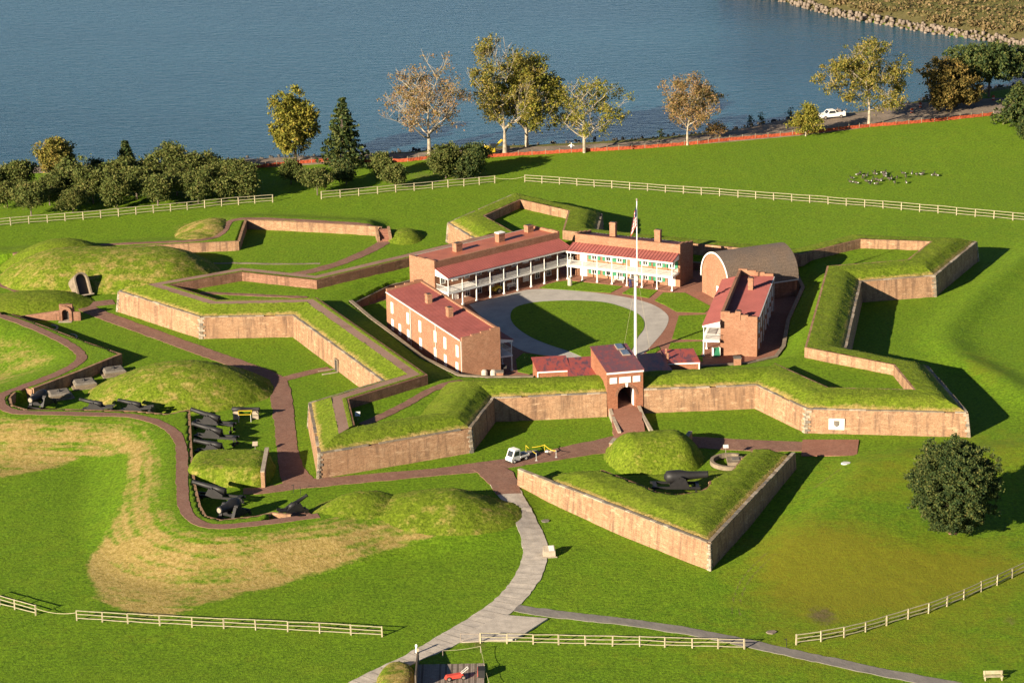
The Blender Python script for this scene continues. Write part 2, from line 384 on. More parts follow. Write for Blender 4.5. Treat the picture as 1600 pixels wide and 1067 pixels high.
def ground(x, y, rough=True):
    x = np.asarray(x, float); y = np.asarray(y, float)
    right = -1.2*(1-S(296, 324, y-np.clip((x-35)*.35, 0, 14)))
    out = inside(x, y, OUTP); dc = dpoly(x, y, CREST)
    hc = CRZ*(1-S(-8.5, -.5, x))
    glac = hc-(hc+1.2)*S(.7, 14, dc)
    earth = inside(x, y, EARTH) | (dpoly(x, y, PATH1) < .8)
    left = np.where(out, glac, np.where(earth, CRZ, 0.0))
    ct = 1-S(.6, 5.0, dpoly(x, y, CTAIL)); left = np.where((~out) & (~earth) & (x > CTAIL[0][0]-1) & (y > 295), hc*ct, left)
    w = S(-.5, 4.5, x)
    wl = np.where(out, w, np.where(x < -6, 0, w))
    z = left*(1-wl)+right*wl
    z = np.where((y > 330) & (x < 60) & (~earth) & (~out), 0.0, z)
    o2 = inside(x, y, OUT2); d2 = dpoly(x, y, WALL2)
    e2 = 1-S(WALL2[-1][0]-3, WALL2[-1][0]+1.5, x)
    z = np.where(o2 & (d2 > .25), CRZ*e2*(1-S(2.2, 12, d2)), z)
    z = z+.85*np.exp(-(dpoly(x, y, RIDGE1)/3.2)**2)+1.5*S(279, 300, y)*np.exp(-(dpoly(x, y, RIDGE2)/np.where(inside(x, y, RIDGE2+[np.array([30., 262.]), np.array([200., 262.]), np.array([200., 330.])]), 15.0, 5.0))**2)
    ds = dpoly(x, y, SHORE); sd = np.where(inside(x, y, LANDP), ds, -ds)
    df = dpoly(x, y, FARB); fd = np.where(inside(x, y, FARP), df, -df)
    sd = np.maximum(sd, fd)
    z = z*S(3, 9, sd)-2.6*(1-S(-3.5, 3.2, sd)) + np.where(fd > 0, 1.8*S(2, 9, fd), 0)
    if rough:
        z = z+(.22*(fbm(x/23, y/23, 3)-.5)+.10*(fbm(x/4, y/4, 5)-.5))*S(2, 7, dc+3)*np.where((y > 300) & (y < 440) & (np.abs(x-10) < 75), .5, 1)+.085*(fbm(x/1.2, y/1.2, 25)-.5)*S(.8, 2.5, dc)
    return z
def gz(x, y): return float(ground(np.array([x]), np.array([y]))[0])
def GP(px, py, dz=0.0):
    """the ground point seen at a spot"""
    z = 0.0
    for _ in range(6):
        p = W(px, py, z); z = gz(p[0], p[1])
    p = W(px, py, z); p[2] = z+dz; return p
# ------------------------------------------------------------------ ground sheet, water, far shore
DRYP = L([(-80, 640), (0, 652), (60, 655), (190, 657), (240, 668), (266, 690), (274, 740), (276, 800), (300, 832), (350, 842), (470, 828), (540, 806), (640, 796), (760, 790), (784, 807), (712, 829), (634, 847), (540, 872), (400, 911), (328, 928), (258, 948), (197, 943), (144, 924), (127, 880), (131, 849), (166, 801), (188, 753), (192, 712), (131, 705), (87, 718), (0, 733), (-80, 745)], .3)
DRYN = L([(-60, 500), (0, 515), (60, 530), (105, 550), (108, 572), (60, 590), (0, 606), (-60, 615)], .9)
def masks(x, y):
    dc = dpoly(x, y, CREST); out = inside(x, y, OUTP)
    e = dpoly(x, y, DRYP, True); ins = inside(x, y, DRYP)
    wob = 2.0*(fbm(x/6, y/6, 31)-.5)
    streak = fbm(dc*1.5+.4*wob, (x+y)*.07, 41, 3)
    strip2 = (np.sin(dc*4.6+3.0*wob)*.5+.5)*(.4+1.2*fbm(x/5, y/5, 47))
    lowb = S(1.5, 8, dc)
    R = np.where(ins, S(-.6, 2.2, e+wob)*(.27+.50*lowb*(.55+.45*S(.35, .65, fbm(x/9, y/9, 77)))+.62*(streak-.5)+.20*(strip2-.5)+.45*(fbm(x/3.2, y/1.8, 57)-.45)), 0)
    R = R*(1-.25*S(-28, -12, x))
    en = dpoly(x, y, DRYN, True); R2 = np.where(inside(x, y, DRYN), S(0, 4, en)*(.30+.55*(fbm(x/4, y/2.2, 51)-.35)), 0)
    R = np.maximum(R, R2)
    mound9 = np.exp(-(((x-W2(315, 358)[0])/6)**2+((y-W2(315, 358)[1])/7)**2)); R = np.maximum(R, .55*mound9)
    def blob(px, py, rx, ry, z=-1): p = W2(px, py, z); return np.exp(-(((x-p[0])/rx)**2+((y-p[1])/ry)**2))
    Gm = .34*blob(1380, 980, 26, 16)+.85*blob(1275, 880, 8, 13)+.6*blob(1400, 760, 12, 10)+.62*blob(1380, 900, 15, 12)+.45*blob(1560, 720, 9, 14)+.5*blob(1540, 880, 14, 8)+.5*blob(1540, 590, 4, 9)+.28*blob(1300, 1030, 25, 7)+.22*blob(560, 900, 18, 5)+.4*blob(1230, 250, 40, 16)*(fbm(x/12, y/12, 8)-.2)+.2*blob(300, 1000, 30, 8)
    B = .55*blob(1290, 968, 2.2, 3.2)+.5*blob(1578, 968, 1.6, 2.6)+.45*blob(1165, 965, 2.2, 2)+.5*blob(750, 1004, 1.3, 3)+.4*blob(720, 1003, 2, 1)+.55*blob(660, 283, 6, 5)+.45*blob(1070, 333, 10, 1.3)+.4*blob(1280, 950, 3, 3)+.35*blob(80, 895, 4, 6)+.3*blob(230, 905, 4, 6)+.35*blob(575, 900, 1.2, 1.2)+.3*blob(700, 872, 2.2, 1.2)+.55*blob(60, 478, 4, 6, .5)*0
    sd = dpoly(x, y, SHORE)
    B = np.maximum(B, np.where(y > 470, 1-S(4, 7, sd), 0)*.9)
    # tyre tracks left by mowers, worn paths along the roads
    def track(pts, w=.28, z=-1):
        q = smooth_line(L(pts, z)); return np.exp(-(dpoly(x, y, q)/w)**2)
    T = track([(1143, 960), (1146, 925), (1165, 895), (1200, 868)])+track([(1155, 958), (1158, 925), (1176, 898), (1212, 872)])+track([(1262, 780), (1325, 740)])+.8*track([(150, 1035), (120, 1055), (116, 1075)])
    T = T+.6*track([(23, 855), (38, 842), (30, 835)])+.6*track([(50, 850), (56, 838), (42, 832)])+.5*track([(0, 998), (40, 1015), (75, 1025)])+.5*track([(575, 958), (560, 948), (567, 935), (578, 940)], .2)
    B = np.maximum(B, .62*np.clip(T, 0, 1))
    fb = inside(x, y, FARP); R = np.where(fb, .12, R); B = np.where(fb, .85, B); Gm = np.where(fb, 0, Gm)
    return np.stack([np.clip(R, 0, 1), np.clip(Gm, 0, 1), np.clip(B, 0, 1)], 1)

def axis(spans):
    out = []
    for a, b, st in spans: out += list(np.arange(a, b-1e-6, st))
    return np.array(out+[spans[-1][1]])
xs = axis([(-420, -190, 10), (-190, -100, 1.5), (-100, 105, .4), (105, 200, 1.5), (200, 420, 10)])
ys = axis([(200, 245, 3), (245, 452, .4), (452, 470, .8), (470, 560, 1.2), (560, 700, 3), (700, 1500, 40)])
X, Y = np.meshgrid(xs, ys); Xf, Yf = X.ravel(), Y.ravel()
Z = ground(Xf, Yf)
# ground under the fort, the ravelin and the roads keeps clear of the surfaces laid on it
nx, ny = len(xs), len(ys); ii = np.arange(nx*ny).reshape(ny, nx)
Fq = np.stack([ii[:-1, :-1], ii[:-1, 1:], ii[1:, 1:], ii[1:, :-1]], -1).reshape(-1, 4)
struct('ground', npmesh('ground', np.stack([Xf, Yf, Z], 1), Fq, 'lawn', masks(Xf, Yf)), 'wide green lawns and grassy slopes around the brick fort')
wx = axis([(-420, 420, 12)]); wy = axis([(440, 1500, 12)]); A, B_ = np.meshgrid(wx, wy)
ii = np.arange(A.size).reshape(A.shape)
struct('water', npmesh('water', np.stack([A.ravel(), B_.ravel(), A.ravel()*0-.9], 1), np.stack([ii[:-1, :-1], ii[:-1, 1:], ii[1:, 1:], ii[1:, :-1]], -1).reshape(-1, 4), 'water'), 'blue rippled river behind the shoreline trees')

# ------------------------------------------------------------------ roads and paths (strips laid on the ground)
def strip(name, pts, width, mat, dz=.05, zf=None, step=.5, label=None, smooth=2, cross=5):
    c = np.array(resample(smooth_line(pts, smooth), step))
    t = np.gradient(c, axis=0); t /= np.linalg.norm(t, axis=1)[:, None]+1e-9; nrm = np.stack([-t[:, 1], t[:, 0]], 1)
    w = np.full(len(c), width, float) if np.isscalar(width) else np.interp(np.linspace(0, 1, len(c)), np.linspace(0, 1, len(width)), width)
    w = w*(1+.05*(fbm(np.arange(len(c))*.4, np.zeros(len(c)), 9)-.5))
    off = np.linspace(-.5, .5, cross)
    k_ = np.arange(len(c))*step; jag = np.zeros((len(c), cross)); jag[:, 0] = (fbm(k_/1.1, k_*0+3, 19)-.5)*.34; jag[:, -1] = (fbm(k_/1.1, k_*0+9, 29)-.5)*.34
    P = c[:, None, :]+nrm[:, None, :]*((off[None, :]*w[:, None]+jag)[..., None])
    z = (zf or ground)(P[..., 0].ravel(), P[..., 1].ravel()).reshape(P.shape[:2])
    Q = np.concatenate([P, (z+dz)[..., None]], 2)
    # a little thickness: the edge drops below the turf
    e0 = Q[:, :1].copy(); e0[..., 2] -= .25; e1 = Q[:, -1:].copy(); e1[..., 2] -= .25
    Q = np.concatenate([e0, Q, e1], 1)[:, ::-1]
    return struct(name, MB().grid(Q).mesh(name, mat), label), c, nrm, w
def sheet(name, poly, mat, z, label=None, thick=.12, kind=True, parent=None):
    mb = MB().prism(poly if area(poly) > 0 else poly[::-1], z-thick, z)
    return struct(name, mb.mesh(name, mat), label) if kind else part(name, mb, mat, parent)
def area(p): return sum(a[0]*b[1]-b[0]*a[1] for a, b in zip(p, list(p[1:])+[p[0]]))/2
def GL(pts): return [GP(*p)[:2] for p in pts]

strip('battery_path', PATH1, 1.55, 'brick_path', .05, label='narrow brick walk winding along the crest of the outer battery', smooth=1)
strip('battery_path', L([(20, 397), (121, 385), (190, 381), (249, 379), (313, 376), (338, 370), (352, 360), (354, 349), (366, 343), (400, 341)], CRZ)+L([(440, 343), (520, 347), (597, 353)], CRZ), 1.3, 'brick_path', .05, label='brick walk along the top of the back left battery wall')
moat = [(128, 478), (150, 489), (200, 507), (250, 525), (310, 547), (370, 568), (418, 585), (436, 598), (441, 630), (446, 680), (452, 720), (459, 742), (470, 758)]
strip('moat_path', GL(moat), [2.9, 2.9, 2.9, 2.9, 2.9, 2.9, 2.9, 3.0, 3.0, 2.8, 2.8, 3.2, 4.4], 'brick_path', .05, label='straight brick path running along the foot of the left bastion')
strip('sally_port_path', GL([(428, 596), (460, 588), (495, 579.5), (515, 576)]), 1.8, 'brick_path', .056, label='short brick path leading to the small door in the curtain wall')
strip('gate_path', GL([(380, 768), (420, 766), (460, 758), (520, 752), (600, 745), (680, 738), (770, 728), (840, 716), (900, 704), (950, 696), (985, 688)]), [2.2, 2.4, 3.2, 3, 2.8, 2.8, 3.6, 3.4, 4.0, 5.0, 5.5], 'brick_path', .062, label='brick path in front of the near bastion leading to the gate')
strip('gate_path', GL([(985, 688), (1040, 688), (1100, 692), (1180, 697), (1265, 698)]), [5, 4.0, 4.4, 4.2, 3.6], 'brick_path', .068, label='brick path between the ravelin and the right curtain wall')
sheet('brick_pad', L([(1254, 687), (1342, 687), (1339, 712), (1252, 712)], .12), 'brick_yard', .17, 'dark red rectangular brick pad below the white wall plaque')
er_, ec_, en_, ew_ = strip('entrance_road', GL([(785, 752), (796, 772), (815, 800), (834, 840), (838, 870), (822, 910), (785, 950), (720, 990), (640, 1030), (560, 1069), (520, 1090)]), [3.8, 3.0, 3.1, 3.1, 3.2, 3.3, 3.4, 3.3, 2.3, 2.2, 2.2], 'concrete', .07, label='pale curved concrete walk coming up from the lower left')
def joints():
    mb = MB()
    for k in range(4, len(ec_)-4, 3):
        t = np.array([en_[k][1], -en_[k][0]]); h = ew_[k]*.5-.06; a, b_ = ec_[k]+en_[k]*h, ec_[k]-en_[k]*h
        q = [a-t*.022, b_-t*.022, b_+t*.022, a+t*.022]; z = [gz(*p)+.078+.012 for p in q]
        f = [(*p, zz) for p, zz in zip(q, z)]; mb.face(f if area(q) > 0 else f[::-1])
    part('joint_line', mb, 'asphalt', er_, kind='stuff')
joints()
strip('gate_path', GL([(748, 729), (770, 735), (784, 750), (795, 772)]), [3.0, 4.4, 3.6, 3.1], 'brick_path', .09, label='brick spur leading from the gate path down to the concrete walk')
strip('side_road', GL([(800, 949), (850, 957), (900, 963), (1000, 974), (1100, 990), (1200, 1012), (1320, 1038), (1430, 1060), (1500, 1072)]), 1.9, 'asphalt', .06, label='narrow grey asphalt path crossing the lower right lawn')
sheet('concrete_pad', [GP(*p)[:2] for p in [(783, 962), (856, 968), (806, 1000), (720, 1004), (740, 985)]], 'concrete', -1.10, 'pale concrete apron where the two walks meet', .2)
strip('bastion_footpath', GL([(-20, 437), (0, 443), (30, 453), (64, 465), (80, 472)]), 2.2, 'brick_path', .05, label='brick path entering at the left edge before the domed magazine')
strip('bastion_footpath', GL([(128, 478), (150, 475), (178, 472)]), 2.6, 'brick_path', .056, label='brick strip between the magazine and the left bastion tip')
strip('back_path', GL([(605, 376), (585, 388), (560, 400), (520, 416), (470, 428), (420, 436)]), 2.2, 'brick_path', .05, label='curved brick path from the stone steps behind the left bastion')
strip('back_path', GL([(325, 412), (370, 411), (430, 413), (500, 412)]), 0.7, 'dirt_track', .03, label='faint worn line on the grass behind the left bastion')
strip('shore_track', [W2(x, y, 0) for x, y in [(-100, 266), (120, 263), (390, 257), (500, 250), (640, 246), (800, 237), (940, 231), (1080, 221), (1200, 207), (1300, 190), (1420, 175), (1560, 165), (1700, 158)]], [7, 7, 8, 8, 7, 6, 6, 6, 9, 16, 16, 14, 12], 'dirt_track', .05, step=1.5, label='bare dirt construction track beside the water', cross=9)

# ------------------------------------------------------------------ low earth mounds: each lies on the ground as its own body of turf
def mound(name, label, c, rx, ry, h, rot=0, flat=1.0, power=2.0, base=None, dry=.25, res=.35, cat='earth mound', group=None, ridge=None):
    """turf mound with an elliptical foot; ridge=(half length) stretches its top along its axis"""
    t = thing(name, label, cat, (c[0], c[1], 0), 0, group)
    R = max(rx, ry)+.6; n = int(2*R/res)+1; g = np.linspace(-R, R, n); gx, gy = np.meshgrid(g, g)
    cx, sx = cos(rot), sin(rot); u = gx*cx+gy*sx; v = -gx*sx+gy*cx
    if ridge: q = np.sqrt((np.maximum(np.abs(u)-ridge, 0)/(rx-ridge))**2+(v/ry)**2)
    else: q = np.sqrt((u/rx)**2+(v/ry)**2)
    wx_, wy_ = gx+c[0], gy+c[1]
    if power > 8: q = ((np.abs(u)/rx)**5+(np.abs(v)/ry)**5)**.2
    q = q*(1+.10*(fbm(wx_/3.5, wy_/3.5, 61)-.5))
    prof = np.clip(1-q**power, 0, 1)**flat
    z = ground(wx_.ravel(), wy_.ravel(), True).reshape(gx.shape) if base is None else base
    zz = z+h*prof+(.16*(fbm(wx_/.9, wy_/.9, 71)-.5)+.10*(vnoise(wx_/.3, wy_/.3, 5)-.5))*S(0, .15, prof)-.12*(prof <= 0)
    keep = (q[:-1, :-1] < 1.08) & (q[1:, :-1] < 1.08) & (q[:-1, 1:] < 1.08) & (q[1:, 1:] < 1.08)
    ii = np.arange(gx.size).reshape(gx.shape); F = np.stack([ii[:-1, :-1], ii[:-1, 1:], ii[1:, 1:], ii[1:, :-1]], -1)[keep]
    used = np.unique(F); rm = np.full(gx.size, -1); rm[used] = np.arange(len(used))
    V = np.stack([gx.ravel(), gy.ravel(), zz.ravel()], 1)[used]
    drym = dry*(.45+1.5*(fbm((wx_.ravel()[used])/1.6, wy_.ravel()[used]/1.1, 91)-.3))
    me = npmesh('turf', V, rm[F], 'rough_grass', np.stack([np.clip(drym, 0, 1), drym*0, drym*0], 1))
    link('turf', me, t)
    TUFTS.append((V+np.array([c[0], c[1], 0]), prof.ravel()[used] > .03)); return t
TUFTS = []
mound('traverse_mound', 'tall grassy mound between the brick moat path and the two low cannons', W2(284, 612), 13.6, 10.2, 4.1, rot=.05, power=2.1, flat=1.1, dry=.38)
MAGC = W2(168, 432)
mound('magazine_mound', 'long grass covered magazine with an arched stone doorway', W2(172, 430), 18.8, 11.5, 4.3, rot=-.06, power=2.2, ridge=7, dry=.42, base=0.0)
mound('magazine_mound', 'higher rounded left end of the grass covered magazine', W2(98, 414), 10.5, 10, 4.25, power=2.0, dry=.2, base=0.0)
mound('portal_mound', 'low turf bank behind the small brick arched portal', W2(40, 478), 11, 7.0, 1.9, rot=.25, power=2.4, dry=.2, base=0.0)
mound('battery_traverse', 'square turf traverse with a brick end wall beside the gun row', W2(359, 741), 5.7, 4.7, 2.4, rot=-.05, power=9, flat=.7, dry=.3, base=0.0)
mound('breast_mound', 'bright rounded grass mound at the end of the lower gun battery', W2(556, 790, .9), 6.0, 5.6, 1.55, dry=.3, power=1.7)
mound('breast_mound', 'long grass bank ending at the concrete walk', W2(698, 793, .9), 9.8, 6.8, 1.25, rot=.02, power=1.8, dry=.32)
mound('step_mound', 'small round grass mound beside the stone steps', W2(633, 371), 3.4, 5.0, 1.3, dry=.25)
mound('swale_mound', 'dry grass swell inside the bend of the back left walk', W2(314, 366), 4.6, 9, 1.2, dry=.6)
# ------------------------------------------------------------------ the star fort: scarp walls, coping, turf parapets, breast walls
CEN, YAW = np.array([10.29, 384.46]), radians(7.158)
def PO(r, a): return CEN+r*np.array([cos(YAW+radians(a)), sin(YAW+radians(a))])
ZT = 3.5
T_ = lambda x, y: W2(x, y, 3.6)
WLEFT, WRIGHT = T_(948, 612), T_(1006, 607)
RINGS = {
 'gl': ([WLEFT, T_(772, 620)], ['slope']),
 'b2': ([T_(772, 620), T_(736, 667), T_(497, 707), T_(482, 628), T_(597, 593)], ['slope', 'slope', 'walk', 'walk']),
 'c23': ([T_(597, 593), T_(457, 491)], ['walk']),
 'b3': ([T_(457, 491), T_(313, 494), T_(184, 453), PO(58.8, 149.2), PO(45.8, 149.3)], ['walk']*4),
 'c34': ([PO(45.8, 149.3), PO(43.0, 105.2)], ['walk']),
 'b4': ([PO(43.0, 105.2), T_(699, 347), PO(70.5, 90.6), T_(941, 333), PO(43.0, 76.6)], ['turf']*4),
 'c45': ([PO(43.0, 76.6), PO(45.8, 31.1)], ['turf']),
 'b5': ([PO(45.8, 31.1), PO(58.8, 31.0), T_(1527, 376), T_(1462, 429), T_(1346, 438)], ['turf']*4),
 'c51': ([T_(1346, 438), T_(1322, 545)], ['turf']),
 'b1': ([T_(1322, 545), T_(1450, 570), T_(1513, 643), T_(1260, 637), T_(1181, 600)], ['turf']*4),
 'gr': ([T_(1181, 600), WRIGHT], ['slope']),
}
ORDER = ['gl', 'b2', 'c23', 'b3', 'c34', 'b4', 'c45', 'b5', 'c51', 'b1', 'gr']
PV = []; SEG = []
for k in ORDER:
    pts, pr = RINGS[k]
    for i, p in enumerate(pr): SEG.append((k, len(PV), p)); PV.append(np.array(pts[i]))
PV.append(np.array(RINGS['gr'][0][-1])); NV = len(PV)
def offs(o):
    """perimeter moved inward by o, mitred"""
    out = []
    for i in range(NV):
        ns = []
        for a, b in ((i-1, i), (i, i+1)):
            if 0 <= a and b < NV:
                d = PV[b]-PV[a]; d /= np.linalg.norm(d); ns.append(np.array([d[1], -d[0]]))
        if len(ns) == 1: out.append(PV[i]+ns[0]*o)
        else:
            m = ns[0]+ns[1]; m /= np.linalg.norm(m); out.append(PV[i]+m*o/max(.3, m @ ns[0]))
    return out
_oc = {}
def OFF(o):
    o = round(float(o), 3)
    if o not in _oc: _oc[o] = offs(o)
    return _oc[o]
PROF = {'turf': [(.3, 3.42), (.55, 3.62), (2.3, 4.5), (3.2, 4.66), (5.4, 4.74)],
        'walk': [(.3, 3.42), (.55, 3.6), (2.9, 4.52), (3.05, 4.6)],
        'slope': [(.3, 3.42), (.55, 3.62), (2.3, 4.5), (4.0, 4.62), (5.2, 4.4), (8.4, 3.15)]}
def parapet(si, prof, mat, name, par, res=.38, rough=1.0, cap_dry=True):
    i, j = si, si+1
    os_ = []
    for (a, za), (b, zb) in zip(prof[:-1], prof[1:]):
        n = max(1, int(round((b-a)/res)))
        os_ += [(a+(b-a)*k/n, za+(zb-za)*k/n) for k in range(n)]
    os_.append(prof[-1])
    Ln = np.linalg.norm(PV[j]-PV[i]); n = max(2, int(Ln/res)); tt = np.linspace(0, 1, n)
    P = np.zeros((len(os_), n, 3))
    for r, (o, z) in enumerate(os_):
        A, B = OFF(o)[i], OFF(o)[j]; P[r, :, :2] = A+(B-A)*tt[:, None]; P[r, :, 2] = z
    o = np.array([q[0] for q in os_]); amp = (S(.1, 1.0, o-o[0]))[:, None]*rough
    P[..., 2] += (.17*(fbm(P[..., 0]/1.3, P[..., 1]/1.3, 7)-.5)+.09*(vnoise(P[..., 0]/.4, P[..., 1]/.4, 9)-.5))*amp
    d = (.52*(1-S(.3, 1.5, o)))[:, None]+.30*(fbm(P[..., 0]/2.4, P[..., 1]/2.4, 13)-.25)
    ii = np.arange(P.shape[0]*n).reshape(P.shape[0], n)
    F = np.stack([ii[:-1, :-1], ii[:-1, 1:], ii[1:, 1:], ii[1:, :-1]], -1).reshape(-1, 4)
    m = np.stack([np.clip(d.ravel(), 0, 1), d.ravel()*0, d.ravel()*0], 1)
    if rough: TUFTS.append((P.reshape(-1, 3), np.ones(P.shape[0]*n, bool)))
    return P.reshape(-1, 3), F[:, ::-1], m
LAB = {'gl': 'brick curtain wall left of the gatehouse with a turf parapet', 'b2': 'near left bastion with a brick walk around its empty gun platform', 'c23': 'long brick curtain wall with a small door between the two left bastions',
 'b3': 'leftmost bastion with brick walk, its tip toward the domed magazine', 'c34': 'back left curtain wall behind the barracks', 'b4': 'far bastion behind the barracks, nearest the water',
 'c45': 'back curtain wall beyond the shingled powder magazine', 'b5': 'far right bastion with a dark shaded outer face', 'c51': 'right curtain wall throwing a deep shadow on the moat lawn',
 'b1': 'near right bastion carrying a white plaque', 'gr': 'brick curtain wall right of the gatehouse with a turf parapet'}
unit_stone = MB().box(-.5, .5, -.5, .5, -.5, .5)
STONES = [unit_stone.mesh('coping_stone', 'coping_stone'), unit_stone.mesh('coping_stone', 'pale_stone'), unit_stone.mesh('coping_stone', 'dark_stone')]
QUOIN = {(k, m): unit_stone.mesh('quoin_stone', m) for k in (0,) for m in ('pale_stone', 'dark_stone', 'coping_stone')}
def ang(a, b): return atan2(b[1]-a[1], b[0]-a[0])
BAST = {}
for k in ORDER:
    segs = [s for s in SEG if s[0] == k]; c = np.mean([PV[s[1]] for s in segs]+[PV[segs[-1][1]+1]], 0)
    t = thing('bastion' if k[0] == 'b' else 'curtain_wall', LAB[k], 'bastion' if k[0] == 'b' else 'curtain wall', (c[0], c[1], 0)); BAST[k] = t
    shift = np.array([c[0], c[1], 0]); V, F, Mk = [], [], []; nv = 0; wV, wF, wM = [], [], []; nw = 0
    for _, si, pr in segs:
        a, b = PV[si], PV[si+1]; base, top, inn = OFF(-.32), OFF(0), OFF(.55)
        mb = MB(); n = max(2, int(np.linalg.norm(b-a)/2.5))
        q = np.zeros((4, n+1, 3)); tt = np.linspace(0, 1, n+1)[:, None]
        for r, (ring, z) in enumerate(((base, -1.4), (top, ZT-.16), (inn, ZT-.16), (inn, 2.6))):
            q[r, :, :2] = ring[si]+(ring[si+1]-ring[si])*tt; q[r, :, 2] = z
        mb.grid((q-shift)[:, ::-1]); part('scarp_face', mb, 'brick_scarp', t)
        # coping: rough stones laid end to end, slightly uneven
        Ls = np.linalg.norm(OFF(.2)[si+1]-OFF(.2)[si]); d = 0; th = ang(a, b); u = (OFF(.2)[si+1]-OFF(.2)[si])/Ls
        while d < Ls-.15:
            w = min(RNG.uniform(.8, 1.9), Ls-d); p = OFF(.2)[si]+u*(d+w/2)
            if RNG.random() > .05:
                link('coping_stone', STONES[int(RNG.choice(3, p=[.62, .2, .18]))], t, (p[0]-c[0], p[1]-c[1], ZT-.075+RNG.uniform(-.02, .025)), (RNG.uniform(-.03, .03), 0, th+RNG.uniform(-.012, .012))).scale = (w-.03, RNG.uniform(.40, .56), RNG.uniform(.11, .17))
            d += w
        if pr == 'walk':
            for (lst, prof, rg) in (((V, F, Mk), PROF['walk'], 1), ((wV, wF, wM), [(3.02, 4.585), (4.5, 4.60)], 0), ((V, F, Mk), [(4.46, 4.58), (4.62, 4.66), (5.08, 4.64)], .4)):
                p, f, m = parapet(si, prof, '', '', t, rough=rg)
                if lst[0] is V: V.append(p); F.append(f+nv); Mk.append(m); nv += len(p)
                else: wV.append(p); wF.append(f+nw); nw += len(p)
            ob, zb = 5.05, 4.62
        else:
            p, f, m = parapet(si, PROF[pr], '', '', t); V.append(p); F.append(f+nv); Mk.append(m); nv += len(p); ob, zb = 5.38, 4.72
        if pr != 'slope':
            A0, A1, B0, B1 = OFF(ob)[si], OFF(ob)[si+1], OFF(ob+.34)[si], OFF(ob+.34)[si+1]
            z0 = 2.6
            P4 = [A0, A1, B1, B0]
            if area(P4) < 0: P4 = P4[::-1]
            part('breast_wall', MB().prism([p-c for p in P4], z0, zb-.03), 'brick_scarp' if pr == 'turf' else 'brick_dark', t)
    part('turf_parapet', npmesh('turf_parapet', np.concatenate(V)-shift, np.concatenate(F), 'rough_grass', np.concatenate(Mk)), None, t)
    if wV: part('brick_walk', npmesh('brick_walk', np.concatenate(wV)-shift, np.concatenate(wF), 'brick_path', smooth=False), None, t)
    if k[0] == 'b':                                       # dressed corner stones at tip and shoulders
        for q in (1, 2, 3):
            i = segs[0][1]+q
            for half, (n1, n2) in enumerate(((i-1, i), (i+1, i))):
                u = PV[n1]-PV[i]; u /= np.linalg.norm(u); thq = atan2(u[1], u[0]); z = -.6; r = 0
                while z < ZT-.35:
                    hgt = RNG.uniform(.24, .40); w = (.62 if (r+half) % 2 else .34)*RNG.uniform(.85, 1.2); f = (z+hgt/2)/(ZT-.16)
                    p0 = OFF(-.32*(1-max(0, f)))[i]; nrm = np.array([-u[1], u[0]]); mid = (OFF(5)[i]-p0)
                    if nrm @ mid < 0: nrm = -nrm
                    p = p0+u*w/2+nrm*.09
                    link('quoin_stone', QUOIN[(0, ['pale_stone', 'dark_stone', 'coping_stone'][int(RNG.choice(3, p=[.5, .15, .35]))])], t, (p[0]-c[0], p[1]-c[1], z+hgt/2), thq).scale = (w, .26, hgt-.03)
                    z += hgt; r += 1
# small sally-port door and its stair kerb in the left curtain wall
def wall_door():
    a, b = PV[[s[1] for s in SEG if s[0] == 'c23'][0]], PV[[s[1] for s in SEG if s[0] == 'c23'][0]+1]
    p = W2(516, 578, .3); u = (b-a)/np.linalg.norm(b-a); s = (p-a) @ u; q = a+u*s; nrm = np.array([-u[1], u[0]])
    t = thing('wall_door', 'small grey door at the foot of the left curtain wall', 'door', (q[0]+nrm[0]*.33, q[1]+nrm[1]*.33, 0), atan2(u[1], u[0]))
    part('door_leaf', MB().box(-.42, .42, -.05, .08, 0, 1.55), 'dark_door', t)
    part('frame', MB().box(-.6, -.42, -.1, .1, 0, 1.7).box(.42, .6, -.1, .1, 0, 1.7).box(-.6, .6, -.1, .1, 1.7, 1.85), 'coping_stone', t)
    part('stair_kerb', MB().box(-.9, -.75, .1, 2.6, -.1, .16).box(.75, .9, .1, 2.6, -.1, .16), 'pale_stone', t)
wall_door()

# interior of the fort: rampart terrace sloping down to the parade
PAR = [W2(*p, 2.85) for p in [(548, 470), (580, 497), (611, 520), (660, 558), (717, 586), (765, 589), (833, 588)]]+[np.array(p) for p in [(6.5, 351.6), (11.5, 352.3), (17.5, 353.2), (24, 355.6), (27.2, 356.3), (34, 357.4), (38.4, 360.2), (40, 365), (42.1, 378.2), (46.3, 395.5), (46.0, 406), (40, 410), (31.5, 410.5), (24, 414), (14, 418.5), (4, 419), (-8, 410), (-19.5, 401)]]
ZP = 1.0
def fort_floor(x, y):
    d = dpoly(x, y, PAR, True); ins = inside(x, y, PAR)
    return np.where(ins, ZP, 2.15+.62*(1-S(3, 9, x))+(1.0-.62*(1-S(3, 9, x)))*S(.2, 4.0, d))+np.where(ins, 0, .10*(fbm(x/2, y/2, 15)-.5)+.05*(vnoise(x/.6, y/.6, 3)-.5))
